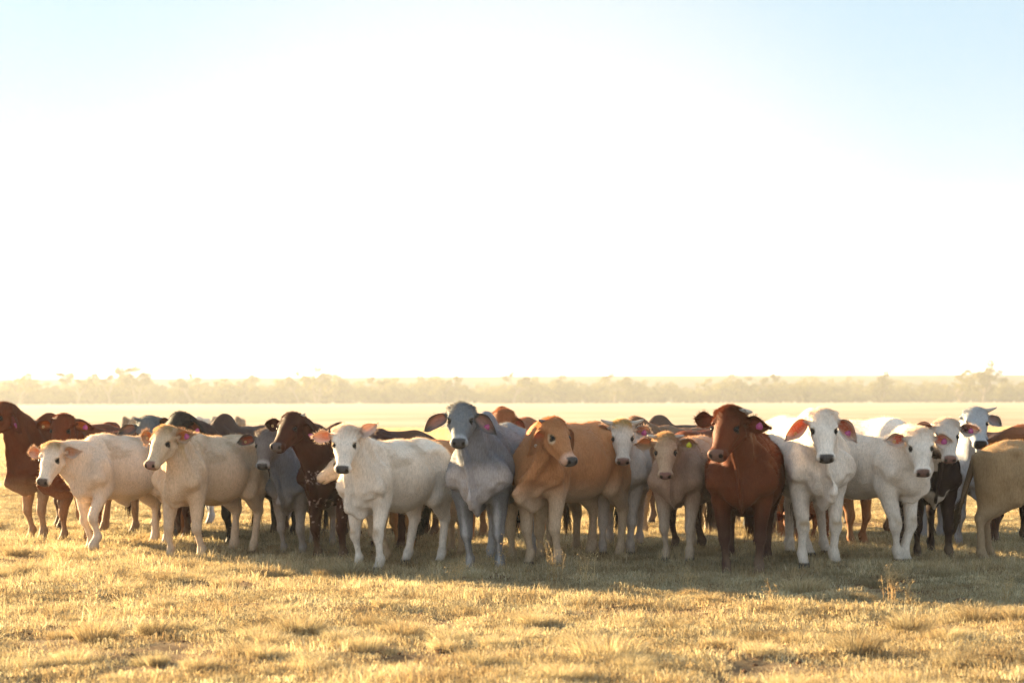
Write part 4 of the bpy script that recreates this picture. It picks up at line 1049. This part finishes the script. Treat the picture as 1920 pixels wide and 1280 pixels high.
# clods and dry litter
cv = []; cf = []
for k in range(2600):
    yy = rng.uniform(9.5, 24); xx = rng.uniform(-1, 1) * (yy * .262 + 1); zz = float(terrain(xx, yy)); r = rng.uniform(.006, .022) * (1.6 if rng.random() < .06 else 1)
    k0 = len(cv)
    for d in ((1, 0, 0), (-1, 0, 0), (0, 1, 0), (0, -1, 0), (0, 0, .7), (0, 0, -.7)):
        cv.append(np.array([xx, yy, zz + r * .3]) + np.array(d) * r * rng.uniform(.6, 1.3))
    for f in ((0, 2, 4), (2, 1, 4), (1, 3, 4), (3, 0, 4), (2, 0, 5), (1, 2, 5), (3, 1, 5), (0, 3, 5)): cf.append([k0 + i for i in f])
tag(mesh_np('clods', np.array(cv), np.array(cf), plain_mat('red_brown_clod', (.15, .075, .04), .95, .1, .4, 40), None, False), 'small red-brown clods and droppings scattered among the grass', 'clods', None, 'stuff')

# dry seeding weeds that stand up in front of the herd
def weed(px, py, H_, ns, seed, label, c=(.60, .49, .30)):
    rg = np.random.default_rng(seed); g0 = ground_at(px, py); z0 = float(terrain(g0[0], g0[1]))
    r = bpy.data.objects.new('dry_weed', None); COL.objects.link(r); r.location = (g0[0], g0[1], z0); tag(r, label, 'weed', 'dry seeding weeds in front of the herd')
    SV = []; SF = []; HV = []; HF = []; o = 0
    for k in range(ns):
        a = rg.uniform(0, 6.28); d = np.array([math.cos(a), math.sin(a), 0]) * rg.uniform(.05, .5); L = H_ * rg.uniform(.6, 1.05)
        pts = [np.array([rg.normal(0, .03), rg.normal(0, .03), -.02])]
        for q_ in range(5): pts.append(pts[-1] + (d * (q_ + 1) / 4 + np.array([rg.normal(0, .1), rg.normal(0, .1), 1])) * L / 5.5)
        v, f = tube(pts, [.0032, .003, .0026, .0022, .0018, .0014], 4, False); SV.append(v); SF.append(f + o); o += len(v)
        for q_ in range(9):
            t_ = rg.uniform(.45, 1); bpt = pts[min(5, int(t_ * 5.5))]; dr = rg.normal(0, 1, 3); dr[2] = abs(dr[2]); dr /= np.linalg.norm(dr); e_ = bpt + dr * rg.uniform(.02, .07)
            v, f = tube([bpt, e_], [.0014, .001], 3, False); SV.append(v); SF.append(f + o); o += len(v)
            k0 = len(HV); rr_ = rg.uniform(.003, .0055)
            for d_ in ((1, 0, 0), (-1, 0, 0), (0, 1, 0), (0, -1, 0), (0, 0, 1.4), (0, 0, -1.4)): HV.append(e_ + np.array(d_) * rr_)
            for f_ in ((0, 2, 4), (2, 1, 4), (1, 3, 4), (3, 0, 4), (2, 0, 5), (1, 2, 5), (3, 1, 5), (0, 3, 5)): HF.append([k0 + i for i in f_])
    SV = np.concatenate(SV); mesh_np('stems', SV, np.concatenate(SF), M_GRASS, np.tile(c, (len(SV), 1)), False, r)
    so = mesh_np('seed_heads', np.array(HV), np.array(HF), M_GRASS, np.tile(np.array(c) * 1.15, (len(HV), 1)), False, r); so['kind'] = 'stuff'
for a in [
    (940, 1094, .50, 3, 1, 'tall thin seeding weed bent over in front of the grey bull'),
    (1040, 1104, .45, 7, 2, 'bushy dry weed in front of the orange-tan cow'),
    (1098, 1100, .36, 5, 3, 'shorter dry weed right of the orange-tan cow forelegs'),
    (850, 1092, .24, 6, 4, 'low dry weed just left of the grey bull forefoot'),
    (1668, 1140, .34, 9, 5, 'largest clump of dry seeding stalks below the pale cow with crossed legs'),
    (1705, 1145, .26, 7, 6, 'clump of dry stalks leaning right of the largest clump'),
    (1455, 1135, .22, 4, 7, 'small dry stalks at the front edge of the shade below the big white cow'),
    (1885, 1140, .22, 4, 8, 'short weed at the shade edge near the right border'),
    (1290, 1110, .24, 5, 9, 'dry stalks in the shade below the horned tan cow'),
    (1600, 1052, .20, 8, 10, 'sunlit spiky tuft between the big white cow and the crossed-leg cow'),
]: weed(*a)
